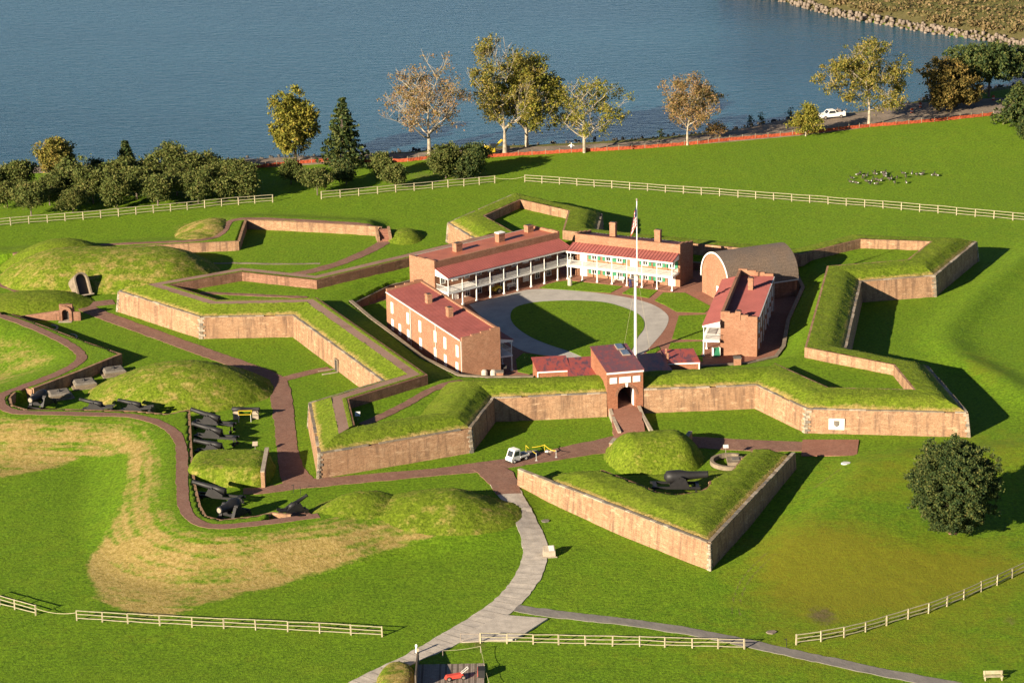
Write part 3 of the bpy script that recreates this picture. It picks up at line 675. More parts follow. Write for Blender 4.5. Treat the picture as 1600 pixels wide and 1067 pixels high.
def fort_ground():
    clip = OFF(4.1)+[]
    g = .4; xs_ = np.arange(-62, 78, g); ys_ = np.arange(325, 460, g); gx, gy = np.meshgrid(xs_, ys_)
    ok = inside(gx.ravel(), gy.ravel(), clip).reshape(gx.shape)
    gt = [W2(948, 600, 3), W2(1006, 598, 3)]
    keep = ok[:-1, :-1] & ok[1:, :-1] & ok[:-1, 1:] & ok[1:, 1:]
    cxm, cym = gx[:-1, :-1]+g/2, gy[:-1, :-1]+g/2
    # leave the gate passage open
    gp = [np.array([12.9, 340]), np.array([18.3, 341]), np.array([17, 352.6]), np.array([11.5, 352.0])]
    keep &= ~inside(cxm.ravel(), cym.ravel(), gp).reshape(keep.shape)
    # keep away from the parade edge: the retaining wall stands there
    ii = np.arange(gx.size).reshape(gx.shape); F = np.stack([ii[:-1, :-1], ii[:-1, 1:], ii[1:, 1:], ii[1:, :-1]], -1)[keep]
    used = np.unique(F); rm = np.full(gx.size, -1); rm[used] = np.arange(len(used))
    x, y = gx.ravel()[used], gy.ravel()[used]
    struct('rampart_lawn', npmesh('rampart_lawn', np.stack([x, y, fort_floor(x, y)], 1), rm[F], 'lawn', np.zeros((len(x), 3))), 'grassy rampart terrace inside the bastions')
fort_ground()
def ring_wall(name, label, pts, w, z0, z1, mat, cat='retaining wall', mitre=True, coping=None, cw=.1):
    """free-standing wall along a polyline, one thing; coping adds a stone cap"""
    pts = [np.array(p[:2], float) for p in pts]; c = np.mean(pts, 0); t = thing(name, label, cat, (c[0], c[1], 0)); n = len(pts)
    def side(o):
        r = []
        for i in range(n):
            ns = []
            for a, b in ((i-1, i), (i, i+1)):
                if 0 <= a and b < n:
                    d = pts[b]-pts[a]; d /= np.linalg.norm(d)+1e-9; ns.append(np.array([-d[1], d[0]]))
            m = sum(ns); m /= np.linalg.norm(m); r.append(pts[i]+m*o/max(.45, m @ ns[0])-c)
        return r
    A, B = side(w/2), side(-w/2)
    zz = z1 if hasattr(z1, '__len__') else [z1]*n
    mb = MB()
    for i in range(n-1): mb.hexa([(*B[i], z0), (*B[i+1], z0), (*A[i+1], z0), (*A[i], z0)], [(*B[i], zz[i]), (*B[i+1], zz[i+1]), (*A[i+1], zz[i+1]), (*A[i], zz[i])])
    part('wall', mb, mat, t)
    if coping:
        A, B = side(w/2+cw), side(-w/2-cw); mb = MB()
        for i in range(n-1): mb.hexa([(*B[i], zz[i]+.003), (*B[i+1], zz[i+1]+.003), (*A[i+1], zz[i+1]+.003), (*A[i], zz[i]+.003)], [(*B[i], zz[i]+.12), (*B[i+1], zz[i+1]+.12), (*A[i+1], zz[i+1]+.12), (*A[i], zz[i]+.12)])
        part('coping', mb, coping, t)
    return t
ring_wall('retaining_wall', 'low stone retaining wall beside the trench of the near left barracks', PAR[:7], .5, .6, 2.84, 'dark_stone', coping='coping_stone', cw=.04)
ring_wall('retaining_wall', 'low retaining wall around the paved yard behind the right barracks', PAR[11:18], .5, .6, 2.22, 'dark_stone', coping='coping_stone', cw=.04)
ring_wall('retaining_wall', 'retaining wall behind the two far barracks', PAR[18:]+PAR[:1], .5, .6, 2.22, 'brick_dark', coping='coping_stone', cw=.04)
def pillar(px, py, label):
    p = W(px, py, 1.9); t = thing('pillar', label, 'pillar', (p[0], p[1], 1.6))
    part('shaft', MB().box(-.5, .5, -.5, .5, 0, 1.75), 'brick_house', t); part('cap', MB().box(-.56, .56, -.56, .56, 1.753, 1.87), 'dark_stone', t)
pillar(781, 596, 'square brick pillar below the gable of the near left barracks'); pillar(1152, 574, 'square brick pillar below the gable of the right barracks')
# paths, kerb and little signs on the terrace of the near left bastion
zb = lambda x, y: fort_floor(np.asarray(x), np.asarray(y))
def FL(pts, z=3.15): return [W2(x, y, z) for x, y in pts]
strip('terrace_path', FL([(566, 664), (590, 654), (635, 632), (655, 620), (672, 610), (700, 600), (722, 594)]), 1.5, 'brick_path', .06, zb, label='brick path crossing the terrace of the near left bastion')
strip('terrace_path', FL([(313, 458), (350, 459), (409, 462), (480, 465)]), 1.1, 'brick_path', .06, zb, label='thin brick path inside the leftmost bastion')
# ramp and passage into the gate
RAMP = [W2(985, 692, 0), W2(976, 636, .8)]
strip('gate_ramp', [W2(986, 694, .0), W2(983, 672, .25), W2(977, 640, .8), np.array([15.6, 342.2]), np.array([14.5, 351.5]), np.array([14, 357])], [4.6, 4.3, 4.1, 3.4, 3.4, 4], 'brick_yard', .02, lambda x, y: .0+.98*S(331, 342, y), label='brick ramp rising to the gate arch', smooth=1)
for pts, lab in (([(952, 637, .9), (957, 652, .6), (968, 676, .25)], 'low stone kerb wall on the left of the gate ramp'), ([(997, 634, .9), (1004, 650, .6), (1018, 674, .25)], 'low stone kerb wall on the right of the gate ramp')):
    ring_wall('kerb_wall', lab, [W2(x, y, z) for x, y, z in pts], .45, -.3, [1.25, .85, .45], 'pale_stone', 'kerb wall')
# white plaque with a shield on the near right bastion
def plaque():
    i = [s[1] for s in SEG if s[0] == 'b1'][2]; a, b = PV[i], PV[i+1]; u = (b-a)/np.linalg.norm(b-a); nrm = np.array([-u[1], u[0]])
    p = W2(1307, 667, 1.9); s = (p-a) @ u; q = a+u*s
    t = thing('plaque', 'white wall plaque with a dark shield on the near right bastion', 'plaque', (q[0]+nrm[0]*.21, q[1]+nrm[1]*.21, 1.45), atan2(-u[1], -u[0]))
    part('panel', MB().box(-1.06, 1.06, -.08, .06, -.78, .78), 'white_paint', t)
    pts = [(-.38, .5), (.38, .5), (.38, -.02), (.25, -.24), (0, -.38), (-.25, -.24), (-.38, -.02)]
    mb = MB(); mb.v = [(x, -.13, z) for x, z in pts]+[(x, -.07, z) for x, z in pts]; n = len(pts)
    mb.f = [tuple(range(n))[::-1], tuple(range(n, 2*n))]+[(k, (k+1) % n, n+(k+1) % n, n+k) for k in range(n)]
    part('shield', mb, 'dark_stone', t)
plaque()

# parade: brick paving, gravel ring and lawns
sheet('parade_paving', PAR, 'brick_yard', ZP+.02, 'red brick paving of the parade between the barracks', .5)
sheet('ring_path', smooth_line([W2(x, y, ZP) for x, y in [(731, 474), (770, 462), (821, 453), (850, 451.5), (882, 453), (945, 459), (992, 467), (1023, 476.6), (1043, 490.6), (1045.6, 500), (1039, 515.6), (1020, 537.5), (1007, 551.6), (985, 570), (930, 572), (905, 562), (860, 557), (812, 549), (785, 528), (755, 498)]], 2), 'gravel_path', ZP+.04, 'pale grey gravel path ringing the oval parade lawn')
sheet('parade_lawn', smooth_line([W2(x, y, ZP) for x, y in [(901, 470), (945, 472), (976, 481), (998, 490.6), (1007.5, 503), (1006, 515.6), (995, 528), (989, 545), (975, 566), (940, 572), (914, 560), (890, 549), (860, 540), (830, 528), (806, 512), (796, 497), (801, 481), (830, 473), (865, 470.5), (901, 470)]], 2)[:-1], 'lawn', ZP+.085, 'oval lawn in the middle of the parade')
for pts, lab in (([(861, 442), (887, 439), (973, 448), (954, 458), (900, 454.5), (843, 450.5)], 'grass strip in front of the far barracks porch'), ([(972, 459), (986, 450), (1029, 453), (1014, 466)], 'small square lawn in front of the far barracks'),
        ([(1023, 470), (1036, 458), (1070, 458), (1112, 480), (1101, 489), (1057, 487.5), (1039, 477)], 'curved lawn before the shingled magazine'), ([(1060.6, 494), (1106, 492), (1100, 531), (1050, 530)], 'square lawn beside the right barracks porch'),
        ([(1048, 536), (1098, 534), (1098, 566), (1043, 549)], 'lawn beside the right guardroom roofs'), ([(1010, 551), (1028, 541), (1032, 546), (1018, 556)], 'little lawn wedge by the flagpole'), ([(809, 581), (806, 562), (818, 552), (850, 556), (872, 562), (833, 586)], 'shaded lawn between the left porch and the left guardroom')):
    sheet('parade_lawn', [W2(x, y, ZP) for x, y in pts], 'lawn', ZP+.085, lab)

# ------------------------------------------------------------------ ravelin in front of the gate
RVL, RVA, RVR = W2(809, 732, 2.3), W2(1109, 848, 2.3), W2(1243, 706, 2.3)
RV_IN = [W2(x, y, 2.9) for x, y in [(884, 713), (940, 733), (1002, 757), (1026, 768), (1057, 771.5), (1094, 767), (1108, 759), (1110, 750), (1122, 743), (1147, 732), (1161, 713), (1184, 697)]]
def ravelin():
    c = (RVL+RVA+RVR)/3; t = thing('ravelin', 'triangular brick outwork with turf banks and one great gun before the gate', 'ravelin', (c[0], c[1], 0))
    gorge = [RVL, RVA, RVR, RV_IN[-1], RV_IN[0]]
    pts = [RVL, RVA, RVR]; nn = []
    for a, b in zip(pts[:-1], pts[1:]):
        d = (b-a)/np.linalg.norm(b-a); nn.append(np.array([-d[1], d[0]]))
    m = (nn[0]+nn[1]); m /= np.linalg.norm(m)
    off = lambda o: [RVL+nn[0]*o, RVA+m*o/(m @ nn[0]), RVR+nn[1]*o]
    for k in (0, 1):
        A, B, C, D = off(-.3), off(0), off(.6), off(.6)
        q = np.zeros((4, 16, 3)); tt = np.linspace(0, 1, 16)[:, None]
        for r, (ring, z) in enumerate(((A, -2.2), (B, 2.12), (C, 2.12), (D, .5))): q[r, :, :2] = ring[k]+(ring[k+1]-ring[k])*tt-c; q[r, :, 2] = z
        part('scarp_face', MB().grid(q), 'brick_scarp', t)
        R2 = off(.22); Ls = np.linalg.norm(R2[k+1]-R2[k]); u = (R2[k+1]-R2[k])/Ls; d = 0
        while d < Ls-.15:
            w = min(RNG.uniform(.8, 1.9), Ls-d); p = R2[k]+u*(d+w/2)
            link('coping_stone', STONES[int(RNG.choice(3, p=[.5, .35, .15]))], t, (p[0]-c[0], p[1]-c[1], 2.21+RNG.uniform(-.02, .02)), atan2(u[1], u[0])).scale = (w-.03, RNG.uniform(.42, .56), RNG.uniform(.12, .17)); d += w
    for half, u in enumerate(((RVL-RVA), (RVR-RVA))):
        u = u/np.linalg.norm(u); z = -1.5; r = 0; nrm = np.array([-u[1], u[0]]); nrm = nrm if nrm @ m > 0 else -nrm
        while z < 2.0:
            h = RNG.uniform(.26, .4); w = .6 if (r+half) % 2 else .34; p = off(-.3*(1-max(0, z/2.2)))[1]+u*w/2+nrm*.09
            link('quoin_stone', QUOIN[(0, ['pale_stone', 'dark_stone', 'coping_stone'][int(RNG.choice(3, p=[.5, .15, .35]))])], t, (p[0]-c[0], p[1]-c[1], z+h/2), atan2(u[1], u[0])).scale = (w, .26, h-.03); z += h; r += 1
    # end walls where the turf bank stops at the gorge
    g = .33; lo = np.min(gorge, 0)-1; hi = np.max(gorge, 0)+1; gx, gy = np.meshgrid(np.arange(lo[0], hi[0], g), np.arange(lo[1], hi[1], g))
    x, y = gx.ravel(), gy.ravel(); d = dpoly(x, y, [RVL, RVA, RVR]); inn = inside(x, y, RV_IN)
    dg = dpoly(x, y, [RVR, RV_IN[-1], RV_IN[0], RVL]); endw = np.where(x > 18, S(0, 1.0, dg), S(0, 6.5, dg))
    z = 2.1+.15*S(.5, .7, d)+.66*S(.5, 3.4, d)
    z = np.where(d < .55, 2.05, z)
    gnd = ground(x, y, False)
    z = np.where(d > .6, gnd+.2+(z-gnd-.2)*(.25+.75*endw), z)
    z = np.where(inn, .45*S(0, 2.5, dg)+gnd*(1-S(0, 2.5, dg))+.03, z)+(.15*(fbm(x/1.3, y/1.3, 7)-.5)+.08*(vnoise(x/.4, y/.4, 9)-.5))*np.where(inn, .3, S(.5, 1.2, d))
    ok = (inside(x, y, gorge) & (d > .12)).reshape(gx.shape); keep = ok[:-1, :-1] & ok[1:, :-1] & ok[:-1, 1:] & ok[1:, 1:]
    ii = np.arange(gx.size).reshape(gx.shape); F = np.stack([ii[:-1, :-1], ii[:-1, 1:], ii[1:, 1:], ii[1:, :-1]], -1)[keep]
    used = np.unique(F); rm = np.full(gx.size, -1); rm[used] = np.arange(len(used)); V = np.stack([x, y, z], 1)[used]
    dr = np.clip(.7*(1-S(.5, 1.6, d[used]))+.3*(fbm(x[used]/2.4, y[used]/2.4, 13)-.2), 0, 1)*(~inn[used])
    part('turf_parapet', npmesh('turf_parapet', V-np.array([c[0], c[1], 0]), rm[F], 'rough_grass', np.stack([dr, dr*0, dr*0], 1)), None, t)
    TUFTS.append((V, ~inn[used] & (d[used] > .4)))
    # inner breast wall
    pts = RV_IN[1:8]; mb = MB(); pc = [p-c for p in pts]
    for a, b in zip(pc[:-1], pc[1:]):
        dd = (b-a)/np.linalg.norm(b-a); nr = np.array([-dd[1], dd[0]])*.3
        mb.prism([a-nr*.5, b-nr*.5, b+nr*.5, a+nr*.5], .3, 2.80)
    part('breast_wall', mb, 'brick_dark', t)
    mb = MB(); pc = [p-c for p in RV_IN[7:]]
    for a, b in zip(pc[:-1], pc[1:]):
        dd = (b-a)/np.linalg.norm(b-a); nr = np.array([-dd[1], dd[0]])*.3
        mb.hexa([(*(a-nr), .3), (*(b-nr), .3), (*(b+nr), .3), (*(a+nr), .3)], [(*(a-nr), 2.6), (*(b-nr), 2.5), (*(b+nr), 2.5), (*(a+nr), 2.6)])
    part('breast_wall', mb, 'brick_scarp', t)
ravelin()
mound('ravelin_mound', 'steep grass mound on the rear edge of the ravelin', W2(1022, 711, .3), 6.6, 6.6, 3.3, rot=.15, power=2.1, flat=1.05, ridge=2.6, dry=.25)
for px, py, lab in ((958, 703, 'short brick stub wall at the left foot of the ravelin mound'), (1076, 692, 'short stone stub wall at the right foot of the ravelin mound')):
    p = GP(px, py); ring_wall('stub_wall', lab, [p[:2]+np.array([-.35, -1.2]), p[:2]+np.array([.3, .9])], .5, -.2, 1.3, 'brick_scarp', 'wall', coping='pale_stone', cw=.03)

# ------------------------------------------------------------------ outer battery: brick walls below the walk
def bwall(label, px, z1=CRZ-.02, w=.34, mat='brick_scarp', coping=None, z=CRZ): return ring_wall('battery_wall', label, [W2(x, y, z) for x, y in px], w, -.3, z1, mat, 'battery wall', coping=coping, cw=.02)
bwall('dark brick wall along the three stone gun slabs, turf behind it', [(51, 608), (120, 582), (189, 554)], CRZ+.05, .4, coping='brick_scarp')
bwall('brick wall facing away along the straight upper arm of the outer battery', [(18, 491), (75, 512), (130, 533), (189, 553)])
bwall('brick wall around the pit of the leftmost great gun', [(51, 608), (31, 604), (15, 620), (18, 633), (42, 640), (100, 639)])
bwall('low brick wall behind the two low cannons', [(100, 639), (210, 642), (262, 647), (295, 640)])
bwall('brick wall in front of the muzzles of the gun row', [(295, 640), (299, 713)])
bwall('brick wall around the lower gun pit', [(299, 713), (303, 752), (307, 770), (312, 790), (321, 806), (345, 812), (400, 806), (425, 800), (455, 803)])
bwall('long pinkish brick wall of the back left battery, left of the corner', [(20, 398), (110, 391), (190, 387), (270, 383), (373, 378)], CRZ+.05, .4, coping='brick_scarp')
bwall('brick wall at the bend of the back left battery', [(373, 378), (378, 362), (384, 345)], CRZ+.05, .4, coping='brick_scarp')
bwall('long pinkish brick wall of the back left battery, right of the corner', [(384, 345), (440, 347), (520, 351), (597, 356)], CRZ+.05, .4, coping='brick_scarp')
p = W2(412, 738, .5); ring_wall('end_wall', 'brick end wall closing the square turf traverse', [p+np.array([.1, 4.7]), p+np.array([.3, -4.5])], .5, -.2, 2.2, 'brick_scarp', 'wall', coping='pale_stone', cw=.02)

sheet('parade_lawn', [np.array(p) for p in [(-24.0, 392.6), (-20.6, 384), (-17.6, 377.5), (-15.8, 378.5), (-19.8, 386.5), (-14, 388.5), (-13.2, 393), (-17.5, 399.2)]], 'lawn', ZP+.085, 'small rough lawn in the trench corner behind the near left barracks')
# ------------------------------------------------------------------ barracks: brick body, mono-pitch roof, two-storey porch
def window_mesh(w, h, panes=True):
    fr = MB(); t = .09
    fr.box(-w/2-.05, -w/2+t, -.07, .02, 0, h).box(w/2-t, w/2+.05, -.07, .02, 0, h).box(-w/2+t, w/2-t, -.07, .02, h-t, h+.04).box(-w/2+t, w/2-t, -.07, .02, 0, t)
    if panes: fr.box(-w/2+t, w/2-t, -.05, .0, h/2-.04, h/2+.04).box(-.03, .03, -.045, .0, t, h/2-.04).box(-.03, .03, -.045, .0, h/2+.04, h-t)
    pane = MB().box(-w/2+t, w/2-t, -.02, .01, t, h-t)
    sill = MB().box(-w/2-.12, w/2+.12, -.13, .02, -.12, 0)
    return fr.mesh('window', 'white_paint'), pane.mesh('pane', 'glass_dark'), sill.mesh('sill', 'pale_stone')
def blind_mesh(w, h):
    fr = window_mesh(w, h, False); p = MB()
    n = 7
    for k in range(n): p.box(-w/2+.09, w/2-.09, -.06, .0, .09+(h-.18)*k/n, .09+(h-.18)*(k+.8)/n)
    p.box(-w/2+.09, w/2-.09, -.03, .01, .09, h-.09)
    return fr[0], p.mesh('shutter_panel', 'white_paint'), fr[2]
WIN = window_mesh(.95, 1.45); WINB = blind_mesh(.74, 1.65)
SHUT = MB().box(-.24, .24, -.06, .0, 0, 1.45).box(-.19, .19, -.075, -.06, .08, .68).box(-.19, .19, -.075, -.06, .78, 1.37).mesh('shutter', 'green_paint')
DOOR = (MB().box(-.62, -.5, -.08, .02, 0, 2.35).box(.5, .62, -.08, .02, 0, 2.35).box(-.5, .5, -.08, .02, 2.2, 2.35).mesh('door', 'white_paint'),
        MB().box(-.5, .5, -.03, .01, 0, 2.2).box(-.4, -.05, -.05, -.03, .2, 1.0).box(.05, .4, -.05, -.03, .2, 1.0).box(-.4, -.05, -.05, -.03, 1.15, 2.05).box(.05, .4, -.05, -.03, 1.15, 2.05).mesh('door_leaf', 'white_paint'),
        MB().box(.36, .42, -.09, -.05, 1.0, 1.08).mesh('handle', 'dark_door'))
DARKDOOR = MB().box(-.5, .5, -.03, .01, 0, 2.2).mesh('door_leaf', 'dark_door')
def add_window(par, x, y, z, rot, shutters=False, blind=False):
    m = WINB if blind else WIN
    w = link('window', m[0], par, (x, y, z), rot); link('pane' if not blind else 'shutter_panel', m[1], w); link('sill', m[2], w)
    if shutters:
        for s in (-1, 1): link('shutter', SHUT, w, (s*.80, 0, 0), (0, 0, -s*.12))
    return w
def add_door(par, x, y, z, rot, leaf=True):
    d = link('door', DOOR[0], par, (x, y, z), rot); link('door_leaf', DOOR[1] if leaf else DARKDOOR, d)
    if leaf: link('handle', DOOR[2], d)
def chimney(par, u, v, z0, h, w=1.0, d=.75, pot=None):
    c = part('chimney', MB().box(-w/2, w/2, -d/2, d/2, 0, h).box(-w/2-.06, w/2+.06, -d/2-.06, d/2+.06, h-.28, h-.12), 'brick_house', par, (u, v, z0))
    part('flue', MB().box(-w/2+.16, w/2-.16, -d/2+.14, d/2-.14, h+.0, h+.05), 'dark_door', c)
    if pot: part('vent_cap', MB().box(-w/2-.05, w/2+.05, -d/2-.05, d/2+.05, h+.003, h+.14), 'white_paint', c)
SEAM = {}
def barracks(name, label, org, u, Lb, D, hf, hb, porch, roofmat='red_roof', steps=3, front=(), back=(), chim=(), shutters=False, frontmat='brick_house', ribs=.55, ribs_main=True, gable_rel=None, name_cat='barracks', drop=.28):
    th = atan2(u[1], u[0]); t = thing(name, label, name_cat, (org[0], org[1], ZP), th)
    w = .4
    part('front_wall', MB().box(0, Lb, 0, w, -.3, hf), frontmat, t)
    part('rear_wall', MB().box(0, Lb, D-w, D, -.3, hb-.25), 'brick_house', t)
    for x0 in (0, Lb-w):                                             # stepped gables
        mb = MB(); pts = [(0, -.3), (D, -.3)]
        n = steps; st = [(D*(n-k)/n, hb+.25+(hf-hb)*(k+.55)/n) for k in range(n)]
        prof = [(D+.004, -.3), (D+.004, st[0][1])]
        for k in range(n):
            if k: prof.append((st[k][0], st[k][1]))
            prof.append((D*(n-k-1)/n if k < n-1 else -.004, st[k][1]))
        prof.append((-.004, -.3)); a = x0-.004 if x0 == 0 else x0-.02; b = x0+w+.02 if x0 == 0 else x0+w+.004
        m = len(prof); mb.v = [(a, y, z) for y, z in prof]+[(b, y, z) for y, z in prof]
        mb.f = [tuple(range(m)), tuple(range(2*m-1, m-1, -1))]+[(k, m+k, m+(k+1) % m, (k+1) % m) for k in range(m)]
        g = part('gable_wall', mb, 'brick_house', t)
    # roof slab and ribs
    y0, y1 = w-.02, D+.12; z0, z1 = hf-drop, hb-.02
    r = part('roof', MB().hexa([(w, y0, z0-.12), (Lb-w, y0, z0-.12), (Lb-w, y1, z1-.12), (w, y1, z1-.12)], [(w, y0, z0), (Lb-w, y0, z0), (Lb-w, y1, z1), (w, y1, z1)]), roofmat, t)
    def seams(x0, x1, ya, za, yb, zb_, step, par):
        key = (round(ya, 2), round(za, 2), round(yb, 2), round(zb_, 2), Lb)
        mm = MB().beam((0, ya, za+.02), (0, yb, zb_+.02), .07, .09).mesh('roof_seam', 'red_seam' if roofmat != 'rust_roof' or par is not r else 'rust_roof')
        n = int((x1-x0)/step)
        for k in range(n+1): link('roof_seam', mm, par, (x0+(x1-x0)*k/max(1, n), 0, 0))
    if ribs_main: seams(w+.15, Lb-w-.15, y0, z0, y1, z1, ribs, r)
    part('eave_trim', MB().box(w, Lb-w, D+.12, D+.24, hb-.20, hb-.02), 'dull_white', t)
    part('downpipe', MB().tube((Lb*.33, D+.1, 0), (Lb*.33, D+.1, hb-.2), .06, n=6).tube((Lb*.66, D+.1, 0), (Lb*.66, D+.1, hb-.2), .06, n=6).tube((.15, D+.1, 0), (.15, D+.1, hb-.2), .06, n=6), 'dull_white', t)
    for cu, cv, ch, *rest in chim: chimney(t, cu, cv, z0+(z1-z0)*cv/D-.15, ch, *rest)
    for (x, z, kind) in front:
        if kind == 'd': add_door(t, x, -.02, z, 0)
        elif kind == 'D': add_door(t, x, -.02, z, 0, False)
        else: add_window(t, x, -.02, z, 0, shutters)
    for (x, z, kind) in back: add_window(t, x, D+.02, z, pi, False, blind=(kind == 'b'))
    # porch
    pu0, pu1, P, ze, zj, zf, nc = porch
    pr = part('porch_roof', MB().hexa([(pu0, -P-.15, ze-.08), (pu1, -P-.15, ze-.08), (pu1, -.002, zj-.08), (pu0, -.002, zj-.08)], [(pu0, -P-.15, ze), (pu1, -P-.15, ze), (pu1, -.002, zj), (pu0, -.002, zj)]), 'red_roof', t)
    seams(pu0+.08, pu1-.08, -P-.15, ze, -.01, zj, ribs, pr)
    part('fascia', MB().box(pu0+.03, pu1-.03, -P-.10, -P+.06, ze-.36, ze-.10), 'white_paint', t)
    for x in (pu0+.05, pu1-.13):
        part('porch_gable', MB().hexa([(x, -P+.07, ze-.30), (x+.08, -P+.07, ze-.30), (x+.08, -.01, ze-.30), (x, -.01, ze-.30)], [(x, -P+.07, ze-.09), (x+.08, -P+.07, ze-.09), (x+.08, -.01, zj-.09), (x, -.01, zj-.09)]), 'white_paint', t)
    part('balcony_floor', MB().box(pu0+.06, pu1-.06, -P-.04, -.03, zf-.26, zf), 'white_paint', t)
    part('porch_floor', MB().box(pu0, pu1, -P-.35, -.003, -.2, .09), 'brick_yard', t)
    cm = MB().box(-.15, .15, -.15, .15, 0, .22).tube((0, 0, .22), (0, 0, zf-.26), .11, .095, 8).mesh('column', 'white_paint')
    cu_ = MB().tube((0, 0, zf), (0, 0, ze-.36), .068, .064, 8).mesh('upper_post', 'white_paint')
    xs_ = [pu0+.2+(pu1-pu0-.4)*k/(nc-1) for k in range(nc)]
    for x in xs_:
        link('column', cm, t, (x, -P+.08, .09)); link('upper_post', cu_, t, (x, -P+.08, 0))
    bal = MB().box(0, 1, -.025, .025, .84, .92).box(0, 1, -.02, .02, .10, .15)
    nb = int((xs_[1]-xs_[0])/.16)
    for k in range(1, nb): bal.box(k/nb-.012/(xs_[1]-xs_[0]), k/nb+.012/(xs_[1]-xs_[0]), -.015, .015, .15, .84)
    bm = bal.mesh('railing', 'dull_white')
    for a, b in zip(xs_[:-1], xs_[1:]): link('railing', bm, t, (a, -P+.08, zf)).scale = (b-a, 1, 1)
    for x in (xs_[0], xs_[-1]): link('railing', bm, t, (x, -.05, zf), -pi/2).scale = (P-.12, 1, 1)
    return t
unit = lambda v: np.array(v, float)/np.linalg.norm(v)
# near left barracks
b1_back = [(1.7, 3.35, 'b'), (6.1, 3.35, 'b'), (9.7, 3.35, 'b'), (15.4, 3.35, 'b'), (20.0, 3.35, 'b'), (26.2, 3.35, 'b'), (1.9, .75, 'b'), (6.1, .7, 'b'), (9.8, .7, 'b'), (15.3, .7, 'b'), (20.0, .7, 'b'), (23.3, .7, 'b'), (26.2, .7, 'b')]
fr = [(2+3.1*k, z, 'd' if k % 4 == 1 else 'w') for k in range(9) for z in (.12, 3.35)]
barracks('barracks', 'near left brick barracks with a dull red mono-pitch roof and white shuttered windows', (-1.7, 357.4), unit((-11.9, 25.9)), 28.6, 6.0, 7.15, 6.25, (1.0, 28.0, 2.4, 4.85, 5.4, 2.55, 9), chim=[(10.8, 3.2, 1.6), (18.6, 3.2, 1.6), ], front=fr, back=b1_back, steps=4, ribs_main=True)
# far left long barracks
fr = [(1.6+2.45*k, z, 'd' if k in (1, 4, 7) else 'w') for k in range(10) for z in (.12, 3.2)]
barracks('barracks', 'long brick barracks with a white two-storey porch in shade, behind the near left barracks', (-12.0, 393.7), unit((20.1, 16.7)), 26.1, 6.4, 7.0, 6.6, (.05, 26.0, 3.15, 5.05, 5.95, 2.55, 10), roofmat='rust_roof', chim=[(7.6, 3.6, 1.55, 1.25, 1.0), (16.2, 3.3, 1.6, 1.25, 1.0, 1), (23.6, 4.8, 1.3, 1.2, 1.0)], front=fr, ribs=.5, ribs_main=False, steps=3)
# far barracks with green shutters
kinds = {1: 'd', 8: 'd'}
fr = []
xs_f = [1.5, 3.4, 5.9, 7.9, 10.4, 12.4, 14.8, 17.0]
for i, x in enumerate(xs_f):
    fr.append((x, .12 if i in (0, 4, 7) else .65, 'd' if i in (0, 7) else 'D' if i == 4 else 'w'))
    fr.append((x, 2.62 if i in (0, 4) else 3.05, 'd' if i in (0, 4) else 'w'))
barracks('barracks', 'sunlit brick barracks with green shutters and a white balcony behind the flagpole', (10.6, 409.0), unit((16.5, -8.0)), 18.4, 5.6, 7.05, 5.9, (-.4, 18.3, 2.7, 4.92, 5.65, 2.45, 8), chim=[(5.2, 3.6, 2.6), (13.6, 2.4, 2.3)], front=fr, shutters=True, ribs=.55, steps=3)
# right barracks
fr = [(2+3.0*k, z, 'd' if k % 3 == 1 else 'w') for k in range(7) for z in (.12, 3.2)]
bk = [(2+3.2*k, z, 'w') for k in range(7) for z in (.7, 3.1)]
barracks('barracks', 'right brick barracks with stepped gables, seen end on in front of the shingled magazine', (35.4, 388.0), unit((-4.7, -22.9)), 23.4, 5.4, 6.6, 5.75, (0.2, 24.4, 2.45, 4.85, 5.55, 2.55, 8), chim=[(7.6, 2.7, 2.0), (23.0, 2.55, 1.35)], front=fr, back=bk, steps=4, ribs=.55, drop=.95)

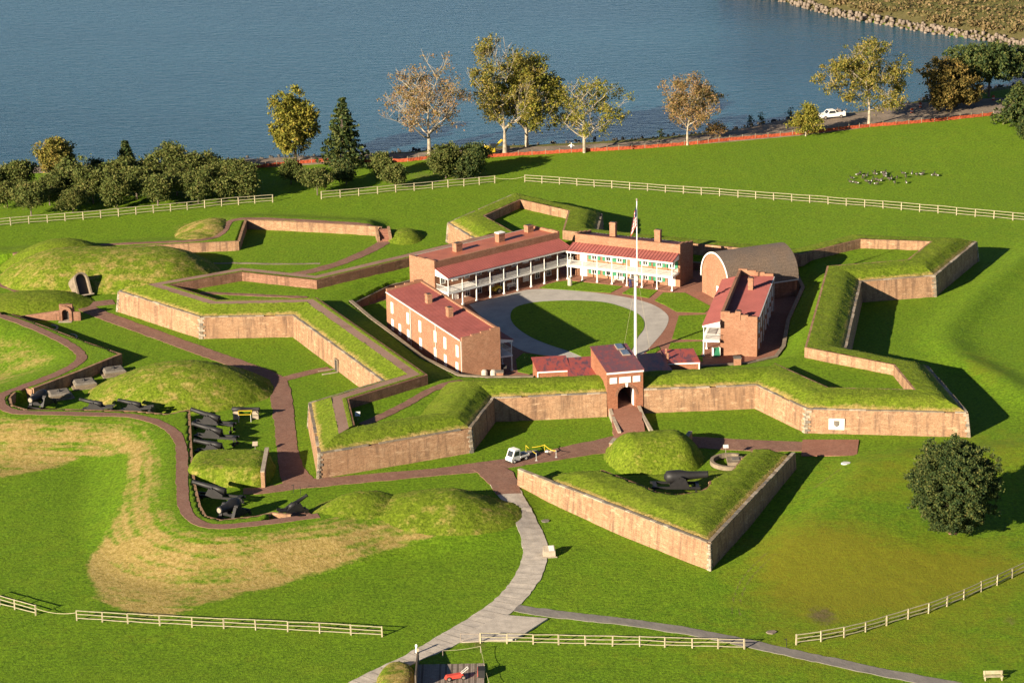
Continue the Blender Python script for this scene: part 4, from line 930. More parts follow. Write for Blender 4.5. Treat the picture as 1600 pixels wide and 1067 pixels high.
# shingled powder magazine: a brick vault under a pointed barrel roof
def magazine():
    o = np.array([30.45, 398.3]); g = unit((.40, -.917)); d = np.array([.917, .40]); Wd, Ln = 9.1, 12.3
    th = atan2(d[1], d[0]); t = thing('powder_magazine', 'brick powder magazine under a dark shingled barrel roof', 'magazine', (o[0]+g[0]*Wd/2, o[1]+g[1]*Wd/2, ZP), th)
    def arch(hw, zs, rise, n=20):
        pts = []
        for k in range(n+1):
            a = pi*k/n; x = -cos(a); pts.append((x*hw, zs+rise*(abs(sin(a))**.86)*(1+.05*(1-abs(x)))))
        return pts
    prof = arch(4.55, 2.9, 4.45)
    mb = MB()
    face = [(-4.4, -.3)]+arch(4.4, 2.9, 4.3)+[(4.4, -.3)]; n = len(face)
    for x0, x1 in ((0, .45), (Ln-.45, Ln)):
        m = MB(); m.v = [(x0, -y, z) for y, z in face]+[(x1, -y, z) for y, z in face]
        m.f = [tuple(range(n)), tuple(range(2*n-1, n-1, -1))]+[(k, n+k, n+(k+1) % n, (k+1) % n) for k in range(n)]
        part('end_wall', m, 'brick_house', t)
    for s in (-1, 1): part('side_wall', MB().box(.45, Ln-.45, *sorted((s*4.0, s*4.4)), -.3, 2.9), 'brick_dark', t)
    # shingled courses, stepped and slightly uneven
    inner = arch(4.42, 2.86, 4.34, 26); outer = arch(4.6, 2.86, 4.52, 26)
    rf = None
    for k in range(26):
        (y0, z0), (y1, z1) = outer[k], outer[k+1]; (a0, b0), (a1, b1) = inner[k], inner[k+1]
        m = MB(); lift = .05
        up = 1 if k < 13 else 0
        yy0, zz0, yy1, zz1 = (y0-lift, z0+.0, y1, z1) if up else (y0, z0, y1+lift, z1)
        m.hexa([(-.12, -a0, b0), (-.12, -a1, b1), (Ln+.12, -a1, b1), (Ln+.12, -a0, b0)], [(-.12, -yy0, zz0), (-.12, -yy1, zz1), (Ln+.12, -yy1, zz1), (Ln+.12, -yy0, zz0)])
        if rf is None: rf = part('roof', m, 'wood_shingle', t)
        else: part('shingle_course', m, 'wood_shingle', rf)
    trim_o, trim_i = arch(4.64, 2.86, 4.56, 26), arch(4.40, 2.9, 4.28, 26); m = MB()
    for x0, x1 in ((-.22, -.13),):
        for k in range(26):
            (y0, z0), (y1, z1) = trim_o[k], trim_o[k+1]; (a0, b0), (a1, b1) = trim_i[k], trim_i[k+1]
            m.hexa([(x0, -a0, b0), (x1, -a0, b0), (x1, -a1, b1), (x0, -a1, b1)], [(x0, -y0, z0), (x1, -y0, z0), (x1, -y1, z1), (x0, -y1, z1)])
    part('arch_trim', m, 'white_paint', t)
    part('eave_board', MB().box(-.1, Ln+.1, -4.75, -4.62, 2.7, 2.88), 'dull_white', t); part('eave_board', MB().box(-.1, Ln+.1, 4.62, 4.75, 2.7, 2.88), 'dull_white', t)
    dd = link('door', DOOR[0], t, (-.03, -1.2, 0), -pi/2); link('door_leaf', DOOR[1], dd); link('handle', DOOR[2], dd)
magazine()

# gatehouse and the four guardroom roofs
def gatehouse():
    o = W2(949, 642, .8); u = unit(W2(1004.7, 637, .8)-o); Wd = 5.15; D = 9.2
    t = thing('gatehouse', 'tall brick gatehouse with an arched passage, three white panels and a weathered red roof', 'gatehouse', (o[0], o[1], .8), atan2(u[1], u[0]))
    hf, hb, zs, r = 5.62, 6.45, 2.05, 1.28; cx = Wd*.54
    def frontwall(y0, y1, top):
        m = MB(); n = 16
        arc = [(cx-r*cos(pi*k/n), zs+r*sin(pi*k/n)) for k in range(n+1)]
        for y in (y0, y1): pass
        outl = [(0, -1.2), (cx-r, -1.2)]+arc+[(cx+r, -1.2), (Wd, -1.2)]
        def add(pts):
            k = len(pts); i = len(m.v); m.v += [(x, y0, z) for x, z in pts]+[(x, y1, z) for x, z in pts]
            m.f += [tuple(range(i, i+k)), tuple(range(i+2*k-1, i+k-1, -1))]+[(i+q, i+k+q, i+k+(q+1) % k, i+(q+1) % k) for q in range(k)]
        add([(0, -1.2), (cx-r, -1.2), (cx-r, zs), (0, zs)]); add([(cx+r, -1.2), (Wd, -1.2), (Wd, zs), (cx+r, zs)])
        for q in range(n): (xa, za), (xb, zb_) = arc[q], arc[q+1]; add([(xa, za), (xb, zb_), (xb, top), (xa, top)])
        add([(0, zs), (cx-r, zs), (cx-r, top), (0, top)]); add([(cx+r, zs), (Wd, zs), (Wd, top), (cx+r, top)])
        return m
    part('front_wall', frontwall(0, .7, hf), 'brick_gate', t); part('rear_wall', frontwall(D-.5, D, hb-.1), 'brick_gate', t)
    for x0 in (0, Wd-.5):
        part('side_wall', MB().hexa([(x0, .702, -.6), (x0+.5, .702, -.6), (x0+.5, D-.502, -.6), (x0, D-.502, -.6)], [(x0, .702, hf), (x0+.5, .702, hf), (x0+.5, D-.502, hb-.1), (x0, D-.502, hb-.1)]), 'brick_gate', t)
    # vault over the passage keeps it dark
    part('vault', MB().box(.5, Wd-.5, .702, D-.502, zs+r+.1, zs+r+.3).box(.5, cx-r-.02, .702, D-.502, -.6, zs+r+.1).box(cx+r+.02, Wd-.5, .702, D-.502, -.6, zs+r+.1), 'brick_dark', t)
    rf = part('roof', MB().hexa([(-.12, -.25, hf), (Wd+.12, -.25, hf), (Wd+.12, D+.1, hb), (-.12, D+.1, hb)], [(-.12, -.25, hf+.14), (Wd+.12, -.25, hf+.14), (Wd+.12, D+.1, hb+.14), (-.12, D+.1, hb+.14)]), 'purple_roof', t)
    part('cornice', MB().box(-.06, Wd+.06, -.18, -.003, hf-.28, hf-.003), 'white_paint', t)
    pm = lambda x0, x1: MB().box(x0, x1, -.09, .01, 3.92, 4.78).box(x0+.08, x1-.08, -.12, -.09, 4.0, 4.7)
    for x0, x1 in ((.38, 1.40), (1.72, 3.38), (3.68, 4.72)): part('panel', pm(x0, x1), 'white_paint', t)
    m = MB(); n = 14
    for k in range(n):
        a0, a1 = pi*k/n+.02, pi*(k+1)/n-.02; i = []
        P = lambda a, rr, y: (cx-rr*cos(a), y, zs+rr*sin(a))
        m.hexa([P(a0, r+.02, -.06), P(a0, r+.02, .02), P(a1, r+.02, .02), P(a1, r+.02, -.06)], [P(a0, r+.36, -.06), P(a0, r+.36, .02), P(a1, r+.36, .02), P(a1, r+.36, -.06)])
    part('arch_ring', m, 'brick_dark', t); part('keystone', MB().hexa([(cx-.13, -.11, zs+r-.05), (cx+.13, -.11, zs+r-.05), (cx+.13, .02, zs+r-.05), (cx-.13, .02, zs+r-.05)], [(cx-.2, -.11, zs+r+.5), (cx+.2, -.11, zs+r+.5), (cx+.2, .02, zs+r+.5), (cx-.2, .02, zs+r+.5)]), 'white_paint', t)
    part('gate_leaf', MB().box(cx+r-.12, cx+r-.03, .75, 2.2, -.1, 2.7), 'white_paint', t)
    sl = (hb-hf)/(D+.35); zr = lambda y: hf+.15+sl*(y+.25)
    for x0, x1, ya, yb in ((3.35, 4.45, 7.1, 9.0), (3.55, 4.65, 4.9, 6.7)):
        h = part('skylight', MB().hexa([(x0, ya, zr(ya)), (x1, ya, zr(ya)), (x1, yb, zr(yb)), (x0, yb, zr(yb))], [(x0, ya, zr(ya)+.16), (x1, ya, zr(ya)+.16), (x1, yb, zr(yb)+.16), (x0, yb, zr(yb)+.16)]), 'grey_wood', rf)
        part('pane', MB().hexa([(x0+.08, ya+.08, zr(ya)+.155), (x1-.08, ya+.08, zr(ya)+.155), (x1-.08, yb-.08, zr(yb)+.155), (x0+.08, yb-.08, zr(yb)+.155)], [(x0+.08, ya+.08, zr(ya)+.19), (x1-.08, ya+.08, zr(ya)+.19), (x1-.08, yb-.08, zr(yb)+.19), (x0+.08, yb-.08, zr(yb)+.19)]), 'solar_glass', rf)
gatehouse()
def guardroom(label, px, z, zdrop=.55, vents=()):
    """low brick room under a mono-pitch roof; px = back-left, back-right, front-right, front-left roof corners"""
    P = [W2(x, y, zz) for (x, y), zz in zip(px, (z+zdrop, z+zdrop, z, z))]
    c = sum(P)/4; t = thing('guardroom', label, 'guardroom', (c[0], c[1], ZP)); q = [p-c for p in P]; zz = [z+zdrop-ZP, z+zdrop-ZP, z-ZP, z-ZP]
    ins = [p*.93 for p in q]
    order = [3, 2, 1, 0]
    part('brick_wall', MB().hexa([(*ins[k], -.3) for k in order], [(*ins[k], zz[k]-.16) for k in order]), 'brick_gate', t)
    r = part('roof', MB().hexa([(*q[k], zz[k]-.14) for k in order], [(*q[k], zz[k]) for k in order]), 'worn_roof', t)
    f = lambda k, s: q[k]*s
    part('fascia', MB().hexa([(*f(3, .985), zz[3]-.34), (*f(2, .985), zz[2]-.34), (*f(2, .95), zz[2]-.34), (*f(3, .95), zz[3]-.34)], [(*f(3, .985), zz[3]-.145), (*f(2, .985), zz[2]-.145), (*f(2, .95), zz[2]-.145), (*f(3, .95), zz[3]-.145)]), 'white_paint', t)
    for k in (3, 2): part('corner_post', MB().box(q[k][0]*.95-.08, q[k][0]*.95+.08, q[k][1]*.95-.08, q[k][1]*.95+.08, -.3, zz[k]-.345), 'white_paint', t)
    for fx, fy in vents:
        p = q[0]+(q[1]-q[0])*fx+(q[3]-q[0])*fy; part('vent_stack', MB().box(p[0]-.13, p[0]+.13, p[1]-.13, p[1]+.13, zz[0]-.4, zz[0]+.55), 'brick_house', r)
guardroom('outer left guardroom with a low worn red roof', [(830, 558), (884, 555), (892, 577), (839, 579.7)], 4.35)
guardroom('inner left guardroom roof touching the gatehouse, mottled red', [(885, 559), (929, 556), (942, 586), (887.5, 590)], 4.15)
guardroom('inner right guardroom roof half in the shade of the gatehouse', [(994, 553.4), (1032, 550.6), (1053, 581.6), (1006, 583)], 4.15)
guardroom('outer right guardroom with a small brick vent on its red roof', [(1032, 546), (1083.4, 544), (1094, 564.7), (1040, 566.6)], 4.4, vents=[(.1, .75), (.12, .3)])

# flagpole with flag
def flagpole():
    p = W2(993.2, 554, 1.08); t = thing('flagpole', 'tall white wooden flagpole standing behind the gatehouse', 'flagpole', (p[0], p[1], 1.08))
    part('lower_mast', MB().tube((0, 0, 0), (0, 0, 12.6), .24, .17, 12), 'white_paint', t)
    part('crosstree', MB().box(-.75, .75, -.07, .07, 11.6, 11.72).box(-.07, .07, -.5, .5, 11.3, 11.42).box(-.32, .32, -.32, .32, 12.2, 12.32), 'grey_wood', t)
    part('top_mast', MB().tube((.25, 0, 10.6), (.25, 0, 23.4), .12, .07, 10), 'white_paint', t)
    part('truck_ball', MB().lathe((.25, 0, 23.4), (0, 0, 1), [(0, .03), (.08, .14), (.2, .16), (.32, .1), (.4, .02)], 10), 'grey_wood', t)
    part('stay', MB().tube((.2, .1, 12.2), (-1.8, 1.4, .1), .011, n=4, caps=False).tube((.3, .1, 12.2), (2.2, 1.6, .1), .011, n=4, caps=False), 'rope', t)
    f = thing('flag', 'small striped flag hanging limp at the top of the flagpole', 'flag', (p[0]+.25, p[1], 1.08+19.4))
    # limp cloth: each stripe runs down the folded cloth
    n, m = 8, 13
    def pt(a, b):       # a along fly 0..1, b along hoist 0..1 (top)
        x = -.10-a*.95*(1.0-.55*b); y = .16*sin(a*9+b*2)*a-.1; z = 3.1*b-1.9*a*(1-.12*b)+.3
        return (x, y-.10, z)
    for k in range(m):
        b0, b1 = k/m, (k+1)/m; mb = MB(); a0 = .42 if k >= 6 else 0
        P = np.array([[pt(a0+(1-a0)*i/n, b) for i in range(n+1)] for b in (b0, b1)]); mb.grid(P)
        part('stripe', mb, 'red_cloth' if k % 2 == 0 else 'white_cloth', f)
    P = np.array([[pt(.42*i/4, 6/m+(7/m)*j/4) for i in range(5)] for j in range(5)]); part('canton', MB().grid(P), 'navy_cloth', f)
flagpole()
def urn():
    p = W2(890.5, 446, 1.05); t = thing('stone_bollard', 'grey stone bollard at the corner of the far porch', 'bollard', (p[0], p[1], 1.05))
    part('drum', MB().lathe((0, 0, 0), (0, 0, 1), [(0, .36), (.1, .38), (.9, .36), (1.0, .3)], 14), 'concrete', t); part('knob', MB().lathe((0, 0, .98), (0, 0, 1), [(0, .2), (.15, .22), (.3, .1)], 12), 'concrete', t)
urn()

# arched stone doorway in the magazine mound, and the brick portal below it
def arch_portal(name, label, p, face, hw, zs, frame, depth, matf, tilt=0.0, wings=None, extra_h=0, matd='dark_door'):
    t = thing(name, label, 'doorway', (p[0], p[1], p[2]), (tilt, 0, face)); n = 12
    arc = lambda r: [(-r*cos(pi*k/n), zs+r*sin(pi*k/n)) for k in range(n+1)]
    A, B = [(-hw, 0)]+arc(hw)+[(hw, 0)], [(-hw-frame, 0)]+arc(hw+frame)+[(hw+frame, 0)]
    m = MB()
    for k in range(len(A)-1):
        (x0, z0), (x1, z1) = A[k], A[k+1]; (X0, Z0), (X1, Z1) = B[k], B[k+1]
        m.hexa([(x0, -.3, z0), (x0, depth, z0), (x1, depth, z1), (x1, -.3, z1)], [(X0, -.3, Z0), (X0, depth, Z0), (X1, depth, Z1), (X1, -.3, Z1)])
    part('arch_frame', m, matf, t)
    m = MB(); k = len(A); m.v = [(x, .55, z) for x, z in A]+[(x, .65, z) for x, z in A]; m.f = [tuple(range(k)), tuple(range(2*k-1, k-1, -1))]
    part('door_leaf', m, matd, t); part('threshold', MB().box(-hw-frame, hw+frame, -1.0, .5, -.15, .06), 'pale_stone', t)
    return t
p = W(135, 466, .1)+np.array([-.4, 1.3, 0]); arch_portal('arch_doorway', 'tall arched stone doorway in the side of the grass magazine', p, radians(30), .98, 2.75, .26, 6.0, 'coping_stone', tilt=radians(-30))
p = W(103.5, 501, .05); t = arch_portal('brick_portal', 'small brick arched portal with wing walls under the turf bank', p, radians(-4), .55, 1.35, .5, 1.6, 'brick_dark')
part('wing_wall', MB().hexa([(-9, .25, -.2), (-1.05, .25, -.2), (-1.05, .65, -.2), (-9, .65, -.2)], [(-9, .25, .35), (-1.05, .25, 1.55), (-1.05, .65, 1.55), (-9, .65, .35)]), 'brick_dark', t)
part('wing_wall', MB().box(1.06, 2.35, -.1, .3, -.2, 1.45), 'brick_dark', t); part('head_wall', MB().box(-1.05, 1.05, .2, .6, 1.5, 2.6), 'brick_dark', t)
for px, py, lab in ((83, 513, 'nearest the brick portal'), (113, 527, 'middle of the three shaded arcs'), (150, 546, 'nearest the wedge tip')):
    p = W(px, py, .06); m = MB(); n = 14
    for k in range(n):
        a0, a1 = radians(-100+170*k/n), radians(-100+170*(k+1)/n)
        m.hexa([(1.75*cos(a), 1.75*sin(a), -.1) for a in (a0,)]+[(2.0*cos(a0), 2.0*sin(a0), -.1), (2.0*cos(a1), 2.0*sin(a1), -.1), (1.75*cos(a1), 1.75*sin(a1), -.1)], [(1.75*cos(a0), 1.75*sin(a0), .1), (2.0*cos(a0), 2.0*sin(a0), .1), (2.0*cos(a1), 2.0*sin(a1), .1), (1.75*cos(a1), 1.75*sin(a1), .1)])
    o = link('traverse_rail', m.mesh('traverse_rail', 'pale_stone'), None, (p[0]-1.2, p[1], gz(p[0], p[1])+.03)); o['label'] = 'curved stone gun rail in the wall shadow, '+lab; o['category'] = 'gun rail'; o['group'] = 'gun rails in the upper battery'
# stone steps at the end of the back wall
def steps():
    p = W(601, 378, 0); t = thing('stone_steps', 'brick steps climbing to the end of the back left battery wall', 'steps', (p[0], p[1], 0), radians(8))
    for k in range(8): part('tread', MB().box(-.8, .8, .35*k, .35*k+.36 if k < 7 else 3.3, -.1 if k == 0 else .0, .19*(k+1)), 'brick_yard', t)
    for s in (-1, 1): part('cheek_wall', MB().hexa([(s*1.05-.22, 0, -.2), (s*1.05+.22, 0, -.2), (s*1.05+.22, 3.4, -.2), (s*1.05-.22, 3.4, -.2)], [(s*1.05-.22, 0, .9), (s*1.05+.22, 0, .9), (s*1.05+.22, 3.4, 1.85), (s*1.05-.22, 3.4, 1.85)]), 'brick_scarp', t)
steps()
# ------------------------------------------------------------------ split-rail fences: every post and rail on its own
POSTM = [MB().hexa([(-.075, -.075, -.25), (.075, -.075, -.25), (.075, .075, -.25), (-.075, .075, -.25)], [(-.07, -.07, 1), (.07, -.07, 1), (.07, .07, 1), (-.07, .07, 1)]).mesh('post', 'fence_wood')]
RAILM = [MB().beam((0, 0, 0), (.5, 0, -.02), .075, .085).beam((.5, 0, -.02), (1, 0, 0), .075, .085).mesh('rail', 'rail_wood'), MB().beam((0, 0, 0), (.4, 0, .015), .07, .08).beam((.4, 0, .015), (1, 0, 0), .075, .085).mesh('rail', 'rail_wood')]
def fence(label, px, spacing=3.2, h=1.25, levels=(.25, .62, 1.0), posts=None):
    pts = [GP(*p) for p in px]
    if not posts:
        q = []
        for a, b in zip(pts[:-1], pts[1:]):
            n = max(1, int(round(np.linalg.norm((b-a)[:2])/spacing))); q += [a+(b-a)*k/n for k in range(n)]
        pts = q+[pts[-1]]
    c = pts[len(pts)//2]; t = thing('rail_fence', label, 'fence', (c[0], c[1], gz(c[0], c[1])), 0, 'split rail fences around the grounds')
    P = []
    for p in pts:
        z = gz(p[0], p[1]); P.append(Vector((p[0]-c[0], p[1]-c[1], z-t.location[2])))
        o = link('post', POSTM[0], t, P[-1], (RNG.uniform(-.03, .03), RNG.uniform(-.03, .03), RNG.uniform(0, 1))); o.scale = (1, 1, h+RNG.uniform(-.03, .08))
    for a, b in zip(P[:-1], P[1:]):
        for lv in levels:
            p0 = a+Vector((0, 0, lv*h+RNG.uniform(-.05, .05))); p1 = b+Vector((0, 0, lv*h+RNG.uniform(-.05, .05))); d = p1-p0
            o = link('rail', RAILM[int(RNG.integers(2))], t, p0, (0, -atan2(d.z, hypot(d.x, d.y)), atan2(d.y, d.x))); o.scale = (d.length, 1, 1)
    return P, t
fence('weathered rail fence along the orchard on the left, running off the left edge', [(-12, 355), (17, 352.5), (74, 348), (130, 343.5), (185.5, 338.3), (240, 333), (293, 328.2), (346.6, 322.7), (398.6, 318.2), (426, 316.5)], h=1.45)
fence('short rail fence in front of the dense round bush', [(502.5, 311.5), (590, 303.5), (676, 296), (773, 286.5)], h=1.45)
fence('very long pale rail fence crossing the back lawn to the right edge', [(820, 285), (984, 297), (1153, 309), (1380, 326), (1612, 347)], h=1.4, spacing=3.4)
fence('white rail fence in the lower left below the hay slope', [(120, 969), (200, 974), (300, 979.5), (400, 984), (500, 989), (597, 994.5)], spacing=3.25)
fence('short white rail fence at the left edge, sloping down to a rope', [(-24, 939), (0, 946), (23, 952), (56, 961)], posts=True)
fence('white rail fence in front of the concrete apron in the lower middle', [(751, 1004.5), (792, 1005), (833, 1006), (873, 1007), (915, 1008), (957, 1009), (1000, 1009.5), (1039, 1011), (1082, 1012), (1122, 1013), (1163, 1013.5)], posts=True, h=1.2)
fence('rail fence climbing the lower right lawn to the right edge', [(1244, 1007), (1283, 1002), (1319, 995.6), (1352.5, 987), (1385, 977), (1418.5, 967), (1451, 958), (1479.5, 947), (1506, 936.5), (1533, 924), (1558, 914), (1581, 903), (1606, 892)], posts=True)
def rope(label, a, b, h0=.9, sag=.35, cat='rope', mat='rope', r=.03):
    pa, pb = GP(*a), GP(*b); t = MB(); n = 10; pr = None
    for k in range(n+1):
        f = k/n; q = pa+(pb-pa)*f; q = (q[0]-pa[0], q[1]-pa[1], q[2]+h0-sag*4*f*(1-f)-pa[2])
        if pr: t.tube(pr, q, r, n=5, caps=False)
        pr = q
    return thing('rope', label, cat, pa, data=t.mesh('rope', mat))
rope('slack rope closing the gap between two rail fences in the lower left', (56, 961), (120, 968)); rope('slack rope across the gap beside the dense bush fence', (773, 287), (820, 285), 1.1)
# iron swing gate at the concrete apron and iron post by the side path
def igate():
    a, b = GP(720, 1004), GP(751, 1004.5); d = b-a; t = thing('pipe_gate', 'thin rusty pipe gate beside the lower middle fence', 'gate', a, atan2(d[1], d[0])); l = float(np.linalg.norm(d[:2]))
    part('gate_post', MB().tube((0, 0, -.2), (0, 0, 1.2), .05, n=6), 'grey_wood', t); part('gate_frame', MB().tube((0, 0, 1.1), (l-.2, 0, 1.1), .04, n=6).tube((0, 0, .15), (l-.2, 0, .15), .04, n=6).tube((l-.2, 0, .15), (l-.2, 0, 1.1), .04, n=6).tube((0, 0, .15), (l-.2, 0, 1.1), .03, n=6), 'grey_wood', t)
igate()

# ------------------------------------------------------------------ trees
def leaf_mesh(name, centres, per, spread, size, mat, seed, flat=.75, cards=3):
    r = np.random.default_rng(seed); C = np.repeat(np.asarray(centres, float), per, 0); n = len(C)
    sp = np.repeat(np.broadcast_to(np.asarray(spread, float), (len(centres),)), per)
    P = C+r.normal(0, 1, (n, 3))*sp[:, None]*np.array([1, 1, flat])*.62
    a = r.normal(0, 1, (n, 3)); a /= np.linalg.norm(a, axis=1)[:, None]; b = np.cross(a, r.normal(0, 1, (n, 3))); b /= np.linalg.norm(b, axis=1)[:, None]
    s = size*r.uniform(.6, 1.35, n)[:, None]
    V = np.stack([P-a*s, P+b*s*.55, P+a*s, P-b*s*.55], 1).reshape(-1, 3)
    F = np.arange(4*n).reshape(n, 4)
    return npmesh(name, V, F, mat, smooth=False)
def blob_points(n, c, rad, r, shell=.55):
    d = r.normal(0, 1, (n, 3)); d /= np.linalg.norm(d, axis=1)[:, None]
    q = r.uniform(shell, 1, n)[:, None]**.6
    return np.array(c)+d*q*np.array(rad)
def trunk_mb(h, r0, limbs, r, lean=(0, 0), n=7):
    mb = MB(); top = Vector((lean[0], lean[1], h)); mid = Vector((lean[0]*.3, lean[1]*.3, h*.5))
    mb.tube((0, 0, -.3), mid, r0*1.15, r0*.8, n).tube(mid, top, r0*.8, r0*.45, n)
    for d in limbs:
        z = r.uniform(.45, .95)*h; p = Vector((lean[0]*z/h, lean[1]*z/h, z)); e = Vector(d); m = p+(e-p)*.5+Vector((r.uniform(-.3, .3), r.uniform(-.3, .3), r.uniform(0, .5)))
        mb.tube(p, m, r0*.42, r0*.28, 6).tube(m, e, r0*.28, r0*.08, 5)
    return mb
def round_tree(name, label, px, height, wid, mat, seed, crown0=.25, shape=1.0, n_cl=130, per=26, leaf=.30, spread=.75, bark='bark_dark', group=None, cat='tree', lumps=9, rx=None, ry=None, kmax=.86):
    r = np.random.default_rng(seed); p = GP(*px) if len(px) == 2 else np.array(px); t = thing(name, label, cat, p, r.uniform(0, 6.28) if not rx else 0, group)
    z0 = height*crown0; H = height-z0; cz = z0+H*.5; C = []
    for _ in range(lumps):
        d = r.normal(0, 1, 3); d /= np.linalg.norm(d); d[2] = d[2]*.9+.05
        k = r.uniform(.35, kmax); w = wid*(1-.35*max(0, d[2])**2*shape)
        c = np.array([d[0]*w*k, d[1]*w*k, cz+d[2]*H*.5*k]); rad = np.array([wid*.45, wid*.45, H*.26])*r.uniform(.75, 1.15)
        C.append(blob_points(n_cl//lumps, c, rad, r))
    C.append(blob_points(n_cl//3, (0, 0, cz), (wid*.78, wid*.78, H*.42), r)); C = np.concatenate(C)
    me = leaf_mesh('crown', C, int(per*1.5), r.uniform(.6, 1.2, len(C))*spread*.85, leaf*.8, mat, seed+1)
    tr = trunk_mb(z0+H*.55, max(.10, height*.022), [tuple(C[int(i)]) for i in r.integers(0, len(C), 7)], r)
    part('trunk', tr, bark, t); link('crown', me, t); return t
def conifer(name, label, px, height, wid, mat, seed, tiers=12, per=40, leaf=.3, group=None):
    r = np.random.default_rng(seed); p = GP(*px); t = thing(name, label, 'tree', p, 0, group); C = []; sp = []; lb = []
    for k in range(tiers):
        f = k/(tiers-1); z = height*(.10+.88*f); w = wid*(1-f)**.8*r.uniform(.8, 1.12)+.15
        m = int(5+8*(1-f))
        for q in range(m):
            a = 2*pi*(q+r.uniform(-.3, .3))/m+k; ll = w*r.uniform(.7, 1.08)
            for s in np.linspace(.35, 1, 4): C.append((cos(a)*ll*s, sin(a)*ll*s, z-.10*ll*s+r.uniform(-.15, .15))); sp.append(.42)
            if f < .8: lb.append((cos(a)*ll, sin(a)*ll, z-.1*ll))
    me = leaf_mesh('crown', C, max(4, per//4), sp, leaf, mat, seed+1, .55)
    part('trunk', trunk_mb(height*.95, height*.022, [lb[int(i)] for i in r.integers(0, len(lb), 6)], r), 'bark_dark', t); link('crown', me, t); return t
def branching(h, r0, spreadw, r, levels=4, lean=(0, 0), fork=.34, up=.55, kids=(3, 4)):
    """pale forking limbs; returns mesh builder and twig ends"""
    mb = MB(); tips = []
    def grow(p, d, ln, rad, lv):
        q = p; n = 3; dd = Vector(d)
        for k in range(n):
            dd = (dd+Vector((r.normal(0, .13), r.normal(0, .13), r.normal(.03, .09)))).normalized(); e = q+dd*ln/n
            mb.tube(q, e, rad*(1-.16*k), rad*(1-.16*(k+1)), 6 if lv < 2 else 4, caps=False); q = e
            if lv >= 2 or (lv == 1 and k): tips.append(tuple(q))
        if lv >= levels: tips.append(tuple(q)); return
        nk = int(r.integers(kids[0], kids[1]+1)); a0 = r.uniform(0, 6.28)
        for k in range(nk):
            a = a0+2*pi*k/nk+r.normal(0, .3); out = Vector((cos(a), sin(a), 0)); nd = (dd*up+out*spreadw*r.uniform(.6, 1.1)+Vector((0, 0, .25))).normalized()
            grow(q, nd, ln*r.uniform(.62, .85), rad*.55, lv+1)
        if lv < 3:
            for k in range(2):
                a = r.uniform(0, 6.28); out = Vector((cos(a), sin(a), .25)).normalized(); grow(p+(q-p)*r.uniform(.45, .85), out, ln*r.uniform(.5, .7), rad*.42, lv+2)
    base = Vector((0, 0, -.3)); fk = Vector((lean[0], lean[1], h*fork)); mb.tube(base, fk*.5+Vector((0, 0, 0)), r0*1.25, r0, 9).tube(fk*.5, fk, r0, r0*.85, 9)
    grow(fk, (lean[0]*.1, lean[1]*.1, 1), h*.26, r0*.72, 1)
    for k in range(4):
        a = 2*pi*k/4+r.uniform(0, 1); grow(fk*r.uniform(.8, 1.5), Vector((cos(a)*spreadw*1.2, sin(a)*spreadw*1.2, r.uniform(.15, .6))).normalized(), h*.24, r0*.42, 1)
    return mb, np.array(tips)
def sycamore(label, px, top_px, half_px, mat, seed, density=1.0, leaf=.26, extra=None, lean=(0, 0), fork=.14, spreadw=.8, levels=4, spread=.8):
    r = np.random.default_rng(seed); p = GP(*px); sc = FPX/(np.linalg.norm(p-np.array([0, 0, CAMH]))); h = (px[1]-top_px)/(sc*.965); w = half_px/sc
    t = thing('sycamore', label, 'tree', p)
    mb, tips = branching(h, h*.018, spreadw, r, levels, lean, fork)
    V = np.array(mb.v); ext = np.percentile(np.hypot(V[:, 0], V[:, 1]), 93); zt = np.percentile(V[:, 2], 99.5)
    fx = 1.14*w/ext; fz = h*.97/zt
    zs = np.clip(V[:, 2]/(h*fork), 0, 1)[:, None]
    V[:, :2] *= 1+(fx-1)*zs; V[:, 2] *= fz; mb.v = [tuple(v) for v in V]
    tips = tips*np.array([fx, fx, fz]); tips = tips[tips[:, 2] > h*.2]; tips = tips+r.normal(0, .45, tips.shape)-np.array([0, 0, .35])
    sel = tips[r.random(len(tips)) < density*.75]
    part('trunk', mb, 'bark_white', t)
    sel = sel[fbm(sel[:, 0]/1.8+seed, sel[:, 2]/1.8+sel[:, 1]/2.5, seed) > .47]
    link('crown', leaf_mesh('crown', sel, max(5, int(26*density)), r.uniform(.5, 1.25, len(sel))*spread, leaf*.78, mat, seed+3), t)
    return t
